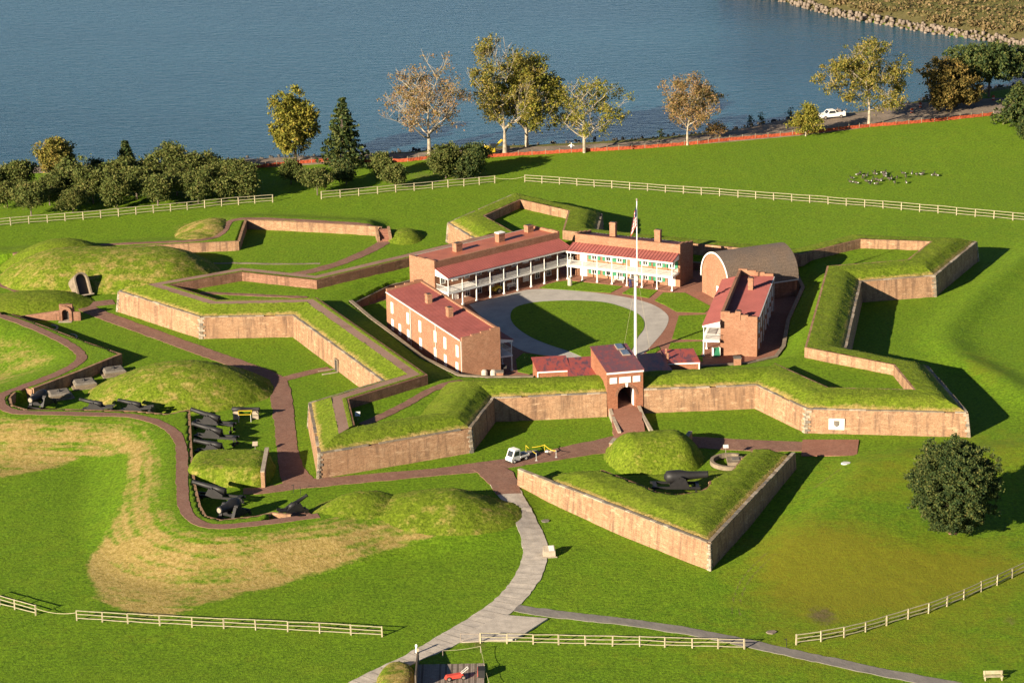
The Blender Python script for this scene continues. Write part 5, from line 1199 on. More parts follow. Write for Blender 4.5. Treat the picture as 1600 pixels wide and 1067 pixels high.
# orchard rows on the left
protos = []
fronts = [(12, 325), (49, 338), (114, 333), (183, 327), (247, 322), (310, 318), (374, 315)]
mids = [(-14, 316), (78, 321), (146, 318), (214, 311), (277, 306), (342, 305), (28, 309), (112, 309)]
backs = [(178, 301), (204, 295), (240, 296), (262, 290), (298, 293), (322, 287), (348, 290), (366, 299)]
orch = [(p, 'front') for p in fronts]+[(p, 'middle') for p in mids]+[(p, 'back') for p in backs]
olab = {'front': 'small rounded orchard tree in the front row, just behind the left rail fence', 'middle': 'small orchard tree in the crowded middle row beyond the left fence', 'back': 'small orchard tree in the rear row, close to the water'}
for k in range(3): protos.append(None)
ORD = ['first', 'second', 'third', 'fourth', 'fifth', 'sixth', 'seventh', 'eighth']
for i, (p, row) in enumerate(orch):
    same = sorted(q[0] for q, rw in orch if rw == row); lab = ORD[same.index(p[0])]+' orchard tree from the left in the '+{'front': 'front row along the left rail fence', 'middle': 'crowded middle row', 'back': 'rear row nearest the water'}[row]; k = i % 3; g = GP(*p); s = random.uniform(.85, 1.12)
    if protos[k] is None:
        protos[k] = round_tree('orchard_tree', lab, p, 6.6, 3.9, 'leaf_orchard', 100+k, .20, n_cl=150, per=22, leaf=.27, spread=.8, group='orchard trees behind the left fence, '+row+' row'); o = protos[k]
    else:
        o = protos[k].copy(); COL.objects.link(o); o.location = g; o.rotation_euler = (0, 0, random.uniform(0, 6.28)); o['label'] = lab; o['group'] = 'orchard trees behind the left fence, '+row+' row'
        for ch in protos[k].children: c = ch.copy(); COL.objects.link(c); c.parent = o
    o.scale = (s*random.uniform(.85, 1.2), s*random.uniform(.85, 1.15), s*random.uniform(.82, 1.12))
round_tree('olive_tree', 'tall rounded olive tree standing above the orchard on the left', (90, 286), 9.2, 4.4, 'leaf_olive', 21, .1, n_cl=260, per=26, leaf=.27)
conifer('spruce_tree', 'little dark spruce at the water edge behind the orchard', (198, 263), 5.2, 2.2, 'leaf_dark', 22, 9, 34, .25)
round_tree('shore_bush', 'low ragged shrub at the water edge behind the orchard', (151, 268), 2.4, 2.4, 'leaf_dark', 23, .0, n_cl=40, per=18, leaf=.25, cat='bush')
round_tree('maple_tree', 'broad golden olive tree by the water, left of the dark tree', (462, 252), 13.2, 5.6, 'leaf_yellow', 24, .08, n_cl=330, per=26, leaf=.32, spread=.85, lumps=12)
conifer('dark_tree', 'dark green pointed tree by the water beside the golden tree', (538, 262), 13.6, 5.0, 'leaf_dark', 25, 13, 44, .36)
for px, h, w, s, lab in (((455, 288), 4.6, 2.7, 31, 'small round tree below the golden olive tree'), ((496, 305), 5.2, 3.3, 32, 'small round tree at the start of the bush fence'), ((541, 289), 4.6, 2.4, 33, 'small dark round tree below the dark pointed tree'),
                        ((597, 277), 5.2, 2.5, 34, 'small round tree between the dark tree and the bare sycamore'), ((617, 294), 4.9, 2.6, 35, 'small round tree left of the dense twin bush')):
    round_tree('small_tree', lab, px, h, w, 'leaf_orchard' if s != 33 else 'leaf_dark', s, .15, n_cl=110, per=24, leaf=.25, spread=.7)
round_tree('dense_bush', 'left half of the dense round evergreen bush behind the short fence', (697, 279), 6.6, 4.0, 'leaf_orchard', 41, .0, n_cl=240, per=26, leaf=.25, spread=.75, cat='bush')
round_tree('dense_bush', 'right half of the dense round evergreen bush behind the short fence', (735, 277), 7.0, 4.4, 'leaf_dark', 42, .0, n_cl=260, per=26, leaf=.25, spread=.75, cat='bush')
sycamore('nearly bare white sycamore with sparse rusty leaves, leftmost of its row', (671, 246), 86, 66, 'leaf_rust', 51, .72, .25, spreadw=.95)
sycamore('tallest sycamore with a pale trunk rising through olive leaves', (789, 240), 64, 50, 'leaf_olive', 52, 1.0, .28, spreadw=.62)
sycamore('full yellow-green sycamore just right of the tallest one', (823, 230), 88, 62, 'leaf_yellow', 53, 1.05, .30, spreadw=.8)
sycamore('broad low sycamore with bare upper boughs behind the long fence', (913, 239), 128, 62, 'leaf_yellow', 54, .7, .28, spreadw=1.0, fork=.13)
sycamore('lone thin reddish sycamore in the middle of the orange fence', (1074, 227), 119, 40, 'leaf_rust', 55, .75, .24, spreadw=.7)
round_tree('shore_bush', 'small rusty bush beside the lone thin sycamore', (1119, 217), 3.4, 2.2, 'leaf_rust', 56, .1, n_cl=50, per=14, leaf=.22, cat='bush')
round_tree('maple_tree', 'small round golden tree in front of the white pickup', (1259, 213), 6.8, 3.1, 'leaf_yellow', 57, .14, n_cl=130, per=24, leaf=.25, bark='bark_white')
sycamore('large leaning sycamore right of the white pickup', (1358, 197), 68, 58, 'leaf_olive', 58, 1.15, .28, spreadw=.85, fork=.16)
round_tree('oak_tree', 'round brown-green tree over the shaded shore track', (1483, 172), 10.8, 6.6, 'leaf_brown', 61, .08, n_cl=330, per=28, leaf=.32, spread=.85)
round_tree('oak_tree', 'wide spreading dark green tree at the upper right behind the brown one', (1545, 152), 12.0, 10.5, 'leaf_dark', 62, .32, n_cl=420, per=26, leaf=.36, spread=.95, lumps=14)
conifer('spruce_tree', 'blue-green spruce at the right end of the orange fence', (1590, 190), 8.0, 5.4, 'leaf_dark', 63, 11, 44, .32)
round_tree('dense_bush', 'dark bush cut off by the right edge below the spruce', (1604, 220), 4.6, 1.8, 'leaf_dark', 64, .0, n_cl=60, per=24, leaf=.24, cat='bush')
round_tree('holly_oak', 'large dense dark green tree standing alone on the lower right lawn', (1489, 832), 13.1, 6.4, 'leaf_dark', 71, -.05, n_cl=900, per=58, leaf=.19, spread=.52, lumps=60, shape=.25, kmax=.66)
for i, (px, h) in enumerate((((1172, 199), 2.6), ((1190, 196), 2.6), ((1236, 187), 3.0), ((1033, 222), 2.8), ((1585, 160), 4))):
    round_tree('shore_bush', ['thin twiggy shrub on the shore, left of a pair', 'thin twiggy shrub on the shore, right of a pair', 'thin shrub on the shore behind the small golden tree', 'thin twiggy shrub on the shore left of the lone sycamore', 'dark shrub behind the blue-green spruce'][i], px, h, .8, 'leaf_dark', 80+i, .0, n_cl=14, per=9, leaf=.2, spread=.5, cat='bush')

# far bank: rip-rap stones and a mass of autumn scrub
def far_bank():
    r = np.random.default_rng(5); q = np.array(resample(FARB, 1.15)); V = []; F = []; nv = 0
    box = np.array([(-1, -1, -1), (1, -1, -1), (1, 1, -1), (-1, 1, -1), (-.8, -.7, 1), (.7, -.8, 1), (.8, .7, 1), (-.7, .8, 1)])*.5
    bf = np.array([(3, 2, 1, 0), (4, 5, 6, 7), (0, 1, 5, 4), (1, 2, 6, 5), (2, 3, 7, 6), (3, 0, 4, 7)])
    for p in q:
        for k in range(4):
            s = r.uniform(.35, 1.05); a = r.uniform(0, 6.28); m = np.array([[cos(a), -sin(a), 0], [sin(a), cos(a), 0], [0, 0, 1]])
            o = np.array([p[0]+r.normal(0, .6)+k*.25, p[1]+k*.9+r.normal(0, .5), -.9+.42*k]); V.append((box*r.uniform(.8, 1.2, (8, 3))*s) @ m.T+o); F.append(bf+nv); nv += 8
    link('rip_rap', npmesh('rip_rap', np.concatenate(V), np.concatenate(F), 'rock', smooth=False), kind='stuff', label='broken stones edging the far bank')
    C = []; sp = []
    n = 3600; xs_ = r.uniform(66, 165, n); ys_ = r.uniform(585, 720, n); ok = inside(xs_, ys_, FARP) & (dpoly(xs_, ys_, FARB) > 4.0)
    for x, y in zip(xs_[ok], ys_[ok]):
        s = r.uniform(.6, 1.6); z = .9+s*.5; C.append((x, y, z)); sp.append(s)
    link('scrub', leaf_mesh('scrub', C, 26, sp, .42, 'scrub', 9, .7), kind='stuff', label='brown autumn scrub covering the far bank')
    # dark stones along the near shore
    V = []; F = []; nv = 0; q = np.array(resample(SHORE[2:], 1.3))
    for p in q:
        for k in range(3):
            s = r.uniform(.2, .65); o = np.array([p[0]+r.normal(0, .5), p[1]+r.normal(.1, .8), r.uniform(-.95, -.45)]); V.append(box*r.uniform(.7, 1.2, (8, 3))*s+o); F.append(bf+nv); nv += 8
    link('shore_rocks', npmesh('shore_rocks', np.concatenate(V), np.concatenate(F), 'rock_dark', smooth=False), kind='stuff', label='dark boulders along the near waterline')
far_bank()

# ------------------------------------------------------------------ orange safety fence along the shore track
def safety_fence():
    px = [(380, 266), (450, 258), (505, 253.5), (590, 254.5), (637, 253), (672, 249), (700, 250), (761, 246.5), (810, 243.5), (874, 240), (967, 235), (1028, 231), (1090, 226), (1140, 220.5), (1200, 215.5), (1257, 210.5), (1310, 204), (1359, 199), (1400, 196), (1440, 192.5), (1500, 186.5), (1552, 181)]
    P = [GP(*p) for p in px]; q = []
    for a, b in zip(P[:-1], P[1:]):
        n = max(1, int(round(np.linalg.norm((b-a)[:2])/2.6))); q += [a+(b-a)*k/n for k in range(n)]
    q.append(P[-1]); c = q[len(q)//2]; t = thing('safety_fence', 'long orange plastic safety fence along the shore track', 'fence', c)
    pm = MB().tube((0, 0, -.2), (0, 0, 1.1), .035, n=5).mesh('stake', 'fence_wood')
    for i, p in enumerate(q):
        link('stake', pm, t, (p[0]-c[0], p[1]-c[1], gz(p[0], p[1])-c[2]))
        if i+1 < len(q):
            n = 5; a, b = p, q[i+1]; m = MB(); G = np.zeros((4, n+1, 3))
            for r_, z in enumerate((.03, .25, .5, .76)):
                for k in range(n+1):
                    f = k/n; o = a+(b-a)*f; G[r_, k] = (o[0]-c[0]+.10*sin(f*pi*2+r_+i), o[1]-c[1]+.06*sin(f*pi*3+i*2+r_), gz(o[0], o[1])-c[2]+z-.10*sin(pi*f)*(r_/3)+RNG.uniform(-.02, .02))
            m.grid(G); part('mesh_panel', m, 'orange_mesh', t)
safety_fence()
# ------------------------------------------------------------------ guns
def barrel_mb(Ln, r, big=False):
    m = MB(); m.smooth = True
    if big: pr = [(-.22, .08), (-.2, .18*r/.5), (0, .62*r), (.12, .92*r), (.30*Ln*.5, r), (.34*Ln, r*.98), (.55*Ln, r*.66), (Ln*.97, r*.52), (Ln, r*.54), (Ln, r*.40), (Ln-.1, r*.36)]
    else: pr = [(-.16, .06), (-.12, .10), (-.04, .06), (0, r*.7), (.05, r), (.35*Ln, r*.94), (.36*Ln, r*.86), (.92*Ln, r*.62), (.95*Ln, r*.72), (Ln, r*.66), (Ln, r*.42), (Ln-.1, r*.40)]
    return m.lathe((0, 0, 0), (1, 0, 0), pr, 16)
def cannon(label, px, z, heading, Ln=3.3, r=.30, elev=6, big=False, chassis=4.6, slope=.10, group=None, ch_h=.55, cat='cannon', style='chassis', white_muzzle=False, plat=0):
    """sea-coast gun; px,z = under the trunnions, heading in degrees of the muzzle"""
    p = W2(px[0], px[1], z); t = thing('cannon', label, cat, (p[0], p[1], z), radians(heading), group)
    zt = ch_h+.95*(1.25 if big else 1)
    if plat: part('platform', MB().box(-chassis*.6, chassis*.4, -1.1, 1.1, -plat-.1, -.02), 'brick_path', t)
    b = part('barrel', barrel_mb(Ln, r, big), 'iron', t, (-Ln*.36*cos(radians(elev)), 0, zt-Ln*.36*sin(radians(elev))), (0, -radians(elev), 0))
    part('trunnion', MB().tube((Ln*.36, -r*1.5, 0), (Ln*.36, r*1.5, 0), r*.33, n=10), 'iron', b)
    if white_muzzle: part('tampion', MB().lathe((Ln-.02, 0, 0), (1, 0, 0), [(0, r*.36), (.05, r*.38), (.10, r*.2)], 14), 'pale_stone', b)
    for s in (-1, 1):                                               # triangular cheeks
        y = s*r*1.18; m = MB(); pts = [(-1.5, ch_h), (1.0, ch_h), (.42, zt+.06), (.12, zt-.05), (-.14, zt-.05), (-.34, zt+.04), (-1.5, ch_h+.32)]
        n = len(pts); w = .15*(1.5 if big else 1)
        m.v = [(x, y-w, q) for x, q in pts]+[(x, y+w, q) for x, q in pts]; m.f = [tuple(range(n)), tuple(range(2*n-1, n-1, -1))]+[(k, n+k, n+(k+1) % n, (k+1) % n) for k in range(n)]
        part('carriage_cheek', m, 'iron', t)
        # chassis rail
        part('chassis_rail', MB().hexa([(-chassis*.62, y-.10, ch_h-.30+slope*chassis*.62), (chassis*.38, y-.10, ch_h-.30-slope*.2), (chassis*.38, y+.10, ch_h-.30-slope*.2), (-chassis*.62, y+.10, ch_h-.30+slope*chassis*.62)], [(-chassis*.62, y-.10, ch_h-.02+slope*chassis*.62), (chassis*.38, y-.10, ch_h-.02), (chassis*.38, y+.10, ch_h-.02), (-chassis*.62, y+.10, ch_h-.02+slope*chassis*.62)]), 'iron', t)
    part('transom', MB().box(.5, .75, -r*1.1, r*1.1, ch_h+.02, ch_h+.5), 'iron', t); part('transom', MB().box(-1.45, -1.2, -r*1.1, r*1.1, ch_h+.02, ch_h+.28), 'iron', t)
    part('cross_tie', MB().box(chassis*.30, chassis*.37, -r*1.1, r*1.1, ch_h-.3, ch_h-.05), 'iron', t); part('cross_tie', MB().box(-chassis*.58, -chassis*.5, -r*1.1, r*1.1, ch_h-.1, ch_h+.2), 'iron', t)
    for x in (chassis*.30, -chassis*.55):
        part('traverse_wheel', MB().tube((x, -r*1.5, .22), (x, -r*1.5+.14, .22), .23, n=12).tube((x, r*1.5-.14, .22), (x, r*1.5, .22), .23, n=12).tube((x, -r*1.5, .22), (x, r*1.5, .22), .06, n=6), 'iron', t)
    for xx, yy in ((-chassis*.55, -r), (-chassis*.55, r), (chassis*.3, r), (chassis*.3, -r)):
        part('leg_strut', MB().beam((xx, yy, .2), (xx-.02, yy, ch_h-.15+(slope*chassis*.55 if xx < 0 else 0)), .12), 'iron', t)
    return t
cannon('huge black gun in the ravelin, its bottle-shaped barrel pointing right', (1064, 768), .95, 2, 5.4, .82, 2, True, 6.2, .06, ch_h=.95)
g3 = 'three guns side by side in the upper gun row'
cannon('uppermost black gun of the row of three, barrel raised to the left', (328, 671), .05, 157, 4.5, .42, 11, False, 6.4, .05, g3, 1.15)
cannon('middle black gun of the row of three', (331, 692), .05, 160, 4.5, .42, 10, False, 6.4, .05, g3, 1.1)
cannon('lowest black gun of the row of three, nearest the square traverse', (332, 714), .05, 164, 4.0, .40, 7, False, 6.2, .05, g3, .95)
cannon('long black gun below the square turf traverse with its chassis on the brick path', (335, 784), .05, 160, 4.7, .42, 10, False, 6.8, .02, None, 1.0)
cannon('great round black gun in the lower pit facing the camera', (362, 810), .3, 236, 3.6, .85, 3, True, 4.0, .05, None, .55, white_muzzle=True)
cannon('great round black gun in the leftmost pit facing the camera', (63, 637), .3, 246, 3.6, .82, 3, True, 4.0, .05, None, .55, white_muzzle=True)
cannon('low black cannon below the tall mound, left of a pair', (148, 645), .75, 166, 3.4, .36, 9, False, 4.8, .26, None, .6, plat=.75)
cannon('low black cannon below the tall mound, right of a pair', (208, 646), .75, 166, 3.4, .36, 9, False, 4.8, .26, None, .6, plat=.75)
cannon('small black gun on a slanted chassis beside the bright rounded mound', (463, 803), .45, 30, 2.8, .32, 24, False, 4.0, .24, None, .55, plat=.5)
def barrel_on_blocks():
    p = W2(384, 655, .05); t = thing('cannon_barrel', 'old gun barrel lying on two pale stone blocks', 'cannon barrel', (p[0], p[1], .05))
    part('barrel', barrel_mb(3.9, .34), 'iron', t, (-1.9, .5, 1.35), (0, 0, 0))
    for x in (-1.35, 1.35): part('stone_block', MB().box(x-.42, x+.42, .1, .9, -.1, .98).box(x-.32, x+.32, .25, .75, .983, 1.1), 'pale_stone', t)
    t = thing('barrier_frame', 'yellow pipe frame standing in front of the old gun barrel', 'barrier', (p[0], p[1]-1.2, .05)); m = MB()
    for x in (-.85, .85): m.tube((x, 0, 0), (x, 0, 1.1), .045, n=6); 
    part('post', m, 'dull_white', t); m = MB()
    for y, z in ((0, 1.1),): m.tube((-.9, y, z), (.9, y, z), .05, n=6)
    m.tube((-.85, 0, 1.1), (-.95, .95, 1.35), .05, n=6).tube((.85, 0, 1.1), (.95, .95, 1.35), .05, n=6).tube((-.95, .95, 1.35), (.95, .95, 1.35), .05, n=6); part('top_rail', m, 'yellow', t)
barrel_on_blocks()
for i, (px, py, lab) in enumerate(((178, 583, 'stone gun slab farthest up, nearest the wedge tip'), (132, 602, 'middle one of the three stone gun slabs'), (93, 619, 'stone gun slab nearest the leftmost great gun'))):
    p = W2(px, py, .1); t = thing('gun_platform', lab, 'gun platform', (p[0], p[1], 0), .35, 'stone gun platforms along the dark wall')
    part('base_slab', MB().box(-1.9, 1.9, -1.7, 1.7, -.1, .15), 'coping_stone', t)
    part('block', MB().hexa([(-1.5, -1.3, .153), (1.5, -1.3, .153), (1.5, 1.3, .153), (-1.5, 1.3, .153)], [(-1.6, -1.4, .62), (1.6, -1.4, .62), (1.6, 1.4, .62), (-1.6, 1.4, .62)]), 'coping_stone', t)
    part('top_slab', MB().hexa([(-1.6, -1.4, .623), (1.6, -1.4, .623), (1.6, 1.4, .623), (-1.6, 1.4, .623)], [(-1.3, -1.1, .86), (1.3, -1.1, .86), (1.3, 1.1, .86), (-1.3, 1.1, .86)]), 'dark_stone', t)
    part('pintle', MB().lathe((0, 0, .85), (0, 0, 1), [(0, .35), (.12, .3), (.14, .16), (.3, .12)], 12), 'iron', t)
def sunk_platform():
    p = W2(1142, 722, .4); t = thing('gun_platform', 'round stone gun platform let into the ravelin turf behind the great gun', 'gun platform', (p[0], p[1], .5)); m = MB(); n = 22
    for k in range(n):
        a0, a1 = radians(60+250*k/n), radians(60+250*(k+1)/n); q = lambda a, r, z: (r*cos(a), r*sin(a), z)
        m.hexa([q(a0, 2.3, -.3), q(a0, 2.75, -.3), q(a1, 2.75, -.3), q(a1, 2.3, -.3)], [q(a0, 2.3, .24), q(a0, 2.75, .24), q(a1, 2.75, .24), q(a1, 2.3, .24)])
    part('ring_wall', m, 'coping_stone', t); part('slab', MB().box(-.5, 1.6, -1.2, 1.2, -.2, .30), 'coping_stone', t); part('pintle_plate', MB().box(.1, 1.1, -.5, .6, .303, .40), 'dark_stone', t)
sunk_platform()
def sign(name, label, px, z, w=.7, h=.45, head='dull_white', post='grey_wood', ph=.9, rot=0, tilt=.6):
    p = GP(*px) if z is None else W(px[0], px[1], z); t = thing(name, label, 'sign', p, rot)
    part('post', MB().tube((0, 0, -.1), (0, 0, ph), .04, n=6), post, t); part('panel', MB().hexa([(-w/2, -h/2, ph), (w/2, -h/2, ph), (w/2, h/2, ph+h*tilt), (-w/2, h/2, ph+h*tilt)], [(-w/2, -h/2, ph+.05), (w/2, -h/2, ph+.05), (w/2, h/2, ph+h*tilt+.05), (-w/2, h/2, ph+h*tilt+.05)]), head, t)
sign('info_sign', 'small white sign standing on the turf beside the ravelin gun platform', (1134, 709), .6)
sign('info_sign', 'white information panel in the corner of the near left bastion terrace', (559, 657), 3.15, .7, .5, ph=.7, tilt=.9)
sign('info_sign', 'pale square panel on the corner of the square turf traverse', (399, 704), .5, .7, .6, 'pale_stone', ph=.8)
sign('info_sign', 'dark slanted panel beside the left porch of the near left barracks', (787, 584), 1.05, .9, .6, 'dark_door')
for px, py, lab in ((459, 770, 'left one of two thin iron posts at the bend of the gate path'), (470, 774, 'right one of two thin iron posts at the bend of the gate path'), (1229, 1012, 'thin black iron post beside the lower right asphalt path')):
    p = GP(px, py); t = thing('iron_post', lab, 'post', p); part('shaft', MB().tube((0, 0, -.1), (0, 0, 1.05), .035, n=6), 'iron', t); part('arm', MB().beam((-.3, 0, 1.03), (.05, 0, 1.12), .06), 'iron', t)

# ------------------------------------------------------------------ vehicles and small things
def wheel(par, x, y, r=.28, w=.16, hub='white_paint', name='wheel'):
    wh = part(name, MB().tube((x, y-w/2, r), (x, y+w/2, r), r, n=16), 'tyre', par); part('rim', MB().tube((x, y-w/2-.015, r), (x, y+w/2+.015, r), r*.58, n=12), hub, wh)
def utility_cart():
    a, b = GP(791, 727), GP(826, 716); d = (a-b)[:2]; p = (a+b)/2+np.array([0, .3, 0]); t = thing('utility_cart', 'small white utility cart with a cab and open bed on the brick gate path', 'cart', (p[0], p[1], p[2]+.07), atan2(d[1], d[0]))
    y = .62
    prof = [(1.55, .25), (1.60, .62), (1.38, .86), (1.02, 1.72), (.86, 1.82), (.12, 1.82), (.02, 1.72), (.02, .25)]; n = len(prof); m = MB()
    m.v = [(x, -y, z) for x, z in prof]+[(x, y, z) for x, z in prof]; m.f = [tuple(range(n))[::-1], tuple(range(n, 2*n))]+[(k, (k+1) % n, n+(k+1) % n, n+k) for k in range(n)]
    part('cab', m, 'white_paint', t)
    part('windscreen', MB().hexa([(1.36, -.5, .93), (1.385, -.5, .92), (1.385, .5, .92), (1.36, .5, .93)], [(1.06, -.48, 1.64), (1.09, -.48, 1.65), (1.09, .48, 1.65), (1.06, .48, 1.64)]), 'glass_dark', t)
    for s in (-1, 1):
        ys = sorted((s*(y-.01), s*(y+.012))); part('side_window', MB().hexa([(.2, ys[0], .98), (1.14, ys[0], .98), (1.14, ys[1], .98), (.2, ys[1], .98)], [(.22, ys[0], 1.6), (.9, ys[0], 1.6), (.9, ys[1], 1.6), (.22, ys[1], 1.6)]), 'glass_dark', t)
        part('headlight', MB().tube((1.55, s*.42, .5), (1.62, s*.42, .5), .09, n=10), 'dull_white', t)
    part('rear_window', MB().box(.0, .035, -.45, .45, 1.1, 1.6), 'glass_dark', t)
    part('bumper', MB().box(1.55, 1.68, -.55, .55, .22, .36), 'tyre', t)
    bed = part('bed', MB().box(-1.55, .0, -.62, .62, .48, .56).box(-1.55, .0, -.66, -.6, .56, .78).box(-1.55, .0, .6, .66, .56, .78).box(-1.6, -1.54, -.66, .66, .56, .78), 'white_paint', t)
    part('tools', MB().box(-1.3, -.6, -.4, .1, .56, .72).beam((-1.4, .3, .62), (-.2, .35, .9), .07).beam((-1.4, .1, .62), (-.2, -.1, .85), .05), 'grey_wood', bed)
    part('chassis', MB().box(-1.5, 1.5, -.4, .4, .24, .478), 'tyre', t)
    for x in (1.05, -1.0):
        for s in (-1, 1): wheel(t, x, s*.58)
utility_cart()
def barricade():
    pts = [GP(822, 707), GP(838, 720), GP(851, 706), GP(869, 715)]; c = sum(pts)/4
    t = thing('tape_barrier', 'yellow caution tape strung between thin posts on the gate path', 'barrier', c)
    P = [Vector(p-c) for p in pts]; P = [p+Vector((0, 0, .05)) for p in P]
    for p in P: part('post', MB().tube(p, p+Vector((0, 0, 1.05)), .035, n=6).box(p.x-.15, p.x+.15, p.y-.15, p.y+.15, p.z, p.z+.05), 'yellow' if p is P[0] or p is P[2] else 'dull_white', t)
    def tape(a, b, sag): 
        m = MB(); n = 6; G = np.zeros((2, n+1, 3))
        for k in range(n+1):
            f = k/n; q = a+(b-a)*f
            for r_ in (0, 1): G[r_, k] = (q.x, q.y, q.z+1.0-.09*r_-sag*4*f*(1-f))
        part('tape', m.grid(G), 'yellow', t)
    tape(P[0], P[1], .06); tape(P[2], P[3], .25); tape(P[2], P[2]+Vector((-1.7, -.3, -.2)), .05)
    p = GP(862, 708); t = thing('work_pile', 'small heap of pale sacks and broken bricks inside the caution tape', 'rubble', (p[0]-.4, p[1], p[2]))
    for k in range(9): part('sack', MB().lathe((0, 0, 0), (1, 0, 0), [(0, .08), (.1, .16), (.4, .18), (.6, .10)], 8), ['pale_stone', 'brick_path', 'dull_white'][k % 3], t, (RNG.uniform(-.9, .9), RNG.uniform(-.3, .4), .12+.12*(k % 2)), RNG.uniform(0, 3))
    t = thing('work_pit', 'patch of dark lifted paving next to the cart', 'paving patch', (p[0]-2.9, p[1]+.4, p[2]+.07), .2); part('opening', MB().box(-1.1, 1.1, -.6, .6, -.2, .03), 'asphalt', t)
barricade()
def pickup():
    a, b = GP(1282, 187), GP(1316, 183.5); p = (a+b)/2; d = (a-b)[:2]; t = thing('pickup_truck', 'white pickup truck parked on the bare shore track', 'pickup truck', (p[0], p[1], p[2]+.06), atan2(d[1], d[0])); y = .95
    prof = [(2.75, .45), (2.8, .95), (1.35, 1.12), (.75, 1.78), (-.55, 1.80), (-.75, 1.12), (-2.75, 1.10), (-2.8, .45)]; n = len(prof); m = MB()
    m.v = [(x, -y*(1 if z < 1.2 else .86), z) for x, z in prof]+[(x, y*(1 if z < 1.2 else .86), z) for x, z in prof]; m.f = [tuple(range(n))[::-1], tuple(range(n, 2*n))]+[(k, (k+1) % n, n+(k+1) % n, n+k) for k in range(n)]
    part('body', m, 'white_paint', t); part('load_bed', MB().box(-2.68, -.85, -.8, .8, 1.08, 1.125), 'tyre', t)
    part('bed_wall', MB().box(-2.78, -.8, -.95, -.82, 1.1, 1.32).box(-2.78, -.8, .82, .95, 1.1, 1.32).box(-2.8, -2.68, -.82, .82, 1.1, 1.32), 'white_paint', t)
    part('windscreen', MB().hexa([(1.30, -.72, 1.16), (1.34, -.72, 1.16), (1.34, .72, 1.16), (1.30, .72, 1.16)], [(.80, -.68, 1.70), (.84, -.68, 1.71), (.84, .68, 1.71), (.80, .68, 1.70)]), 'glass_dark', t)
    for s in (-1, 1):
        ys = sorted((s*.90, s*.962)); yt = sorted((s*.80, s*.845)); part('side_window', MB().hexa([(-.55, ys[0], 1.2), (1.1, ys[0], 1.2), (1.1, ys[1], 1.2), (-.55, ys[1], 1.2)], [(-.45, yt[0], 1.7), (.72, yt[0], 1.7), (.72, yt[1], 1.7), (-.45, yt[1], 1.7)]), 'glass_dark', t)
        part('headlight', MB().box(2.76, 2.83, s*.7-.16, s*.7+.16, .7, .9), 'dull_white', t)
    part('front_bumper', MB().box(2.74, 2.9, -.9, .9, .42, .62), 'tyre', t)
    for x in (1.75, -1.75):
        for s in (-1, 1): wheel(t, x, s*.86, .38, .24, 'grey_wood')
    part('cargo', MB().box(-2.0, -1.2, -.5, .4, 1.13, 1.7).beam((-1.6, 0, 1.2), (-1.2, .3, 2.1), .1), 'grey_wood', t)
pickup()
def excavator():
    p = GP(768, 242); t = thing('excavator', 'small yellow excavator working behind the orange fence beside the tallest sycamore', 'excavator', p, radians(20))
    for s in (-1, 1): part('track', MB().box(-1.3, 1.3, s*.8-.2, s*.8+.2, .05, .6), 'tyre', t)
    part('house', MB().box(-1.2, .5, -.8, .8, .65, 1.5).box(-1.2, -.5, -.8, .8, 1.5, 1.8), 'yellow', t); part('cab', MB().box(-.4, .7, -.75, .1, 1.0, 2.4), 'glass_dark', t)
    part('boom', MB().beam((.6, .3, 1.2), (2.4, .4, 2.7), .3).beam((2.4, .4, 2.7), (3.5, .4, 1.3), .22), 'yellow', t); part('bucket', MB().box(3.2, 3.9, .0, .8, .7, 1.3), 'grey_wood', t)
excavator()
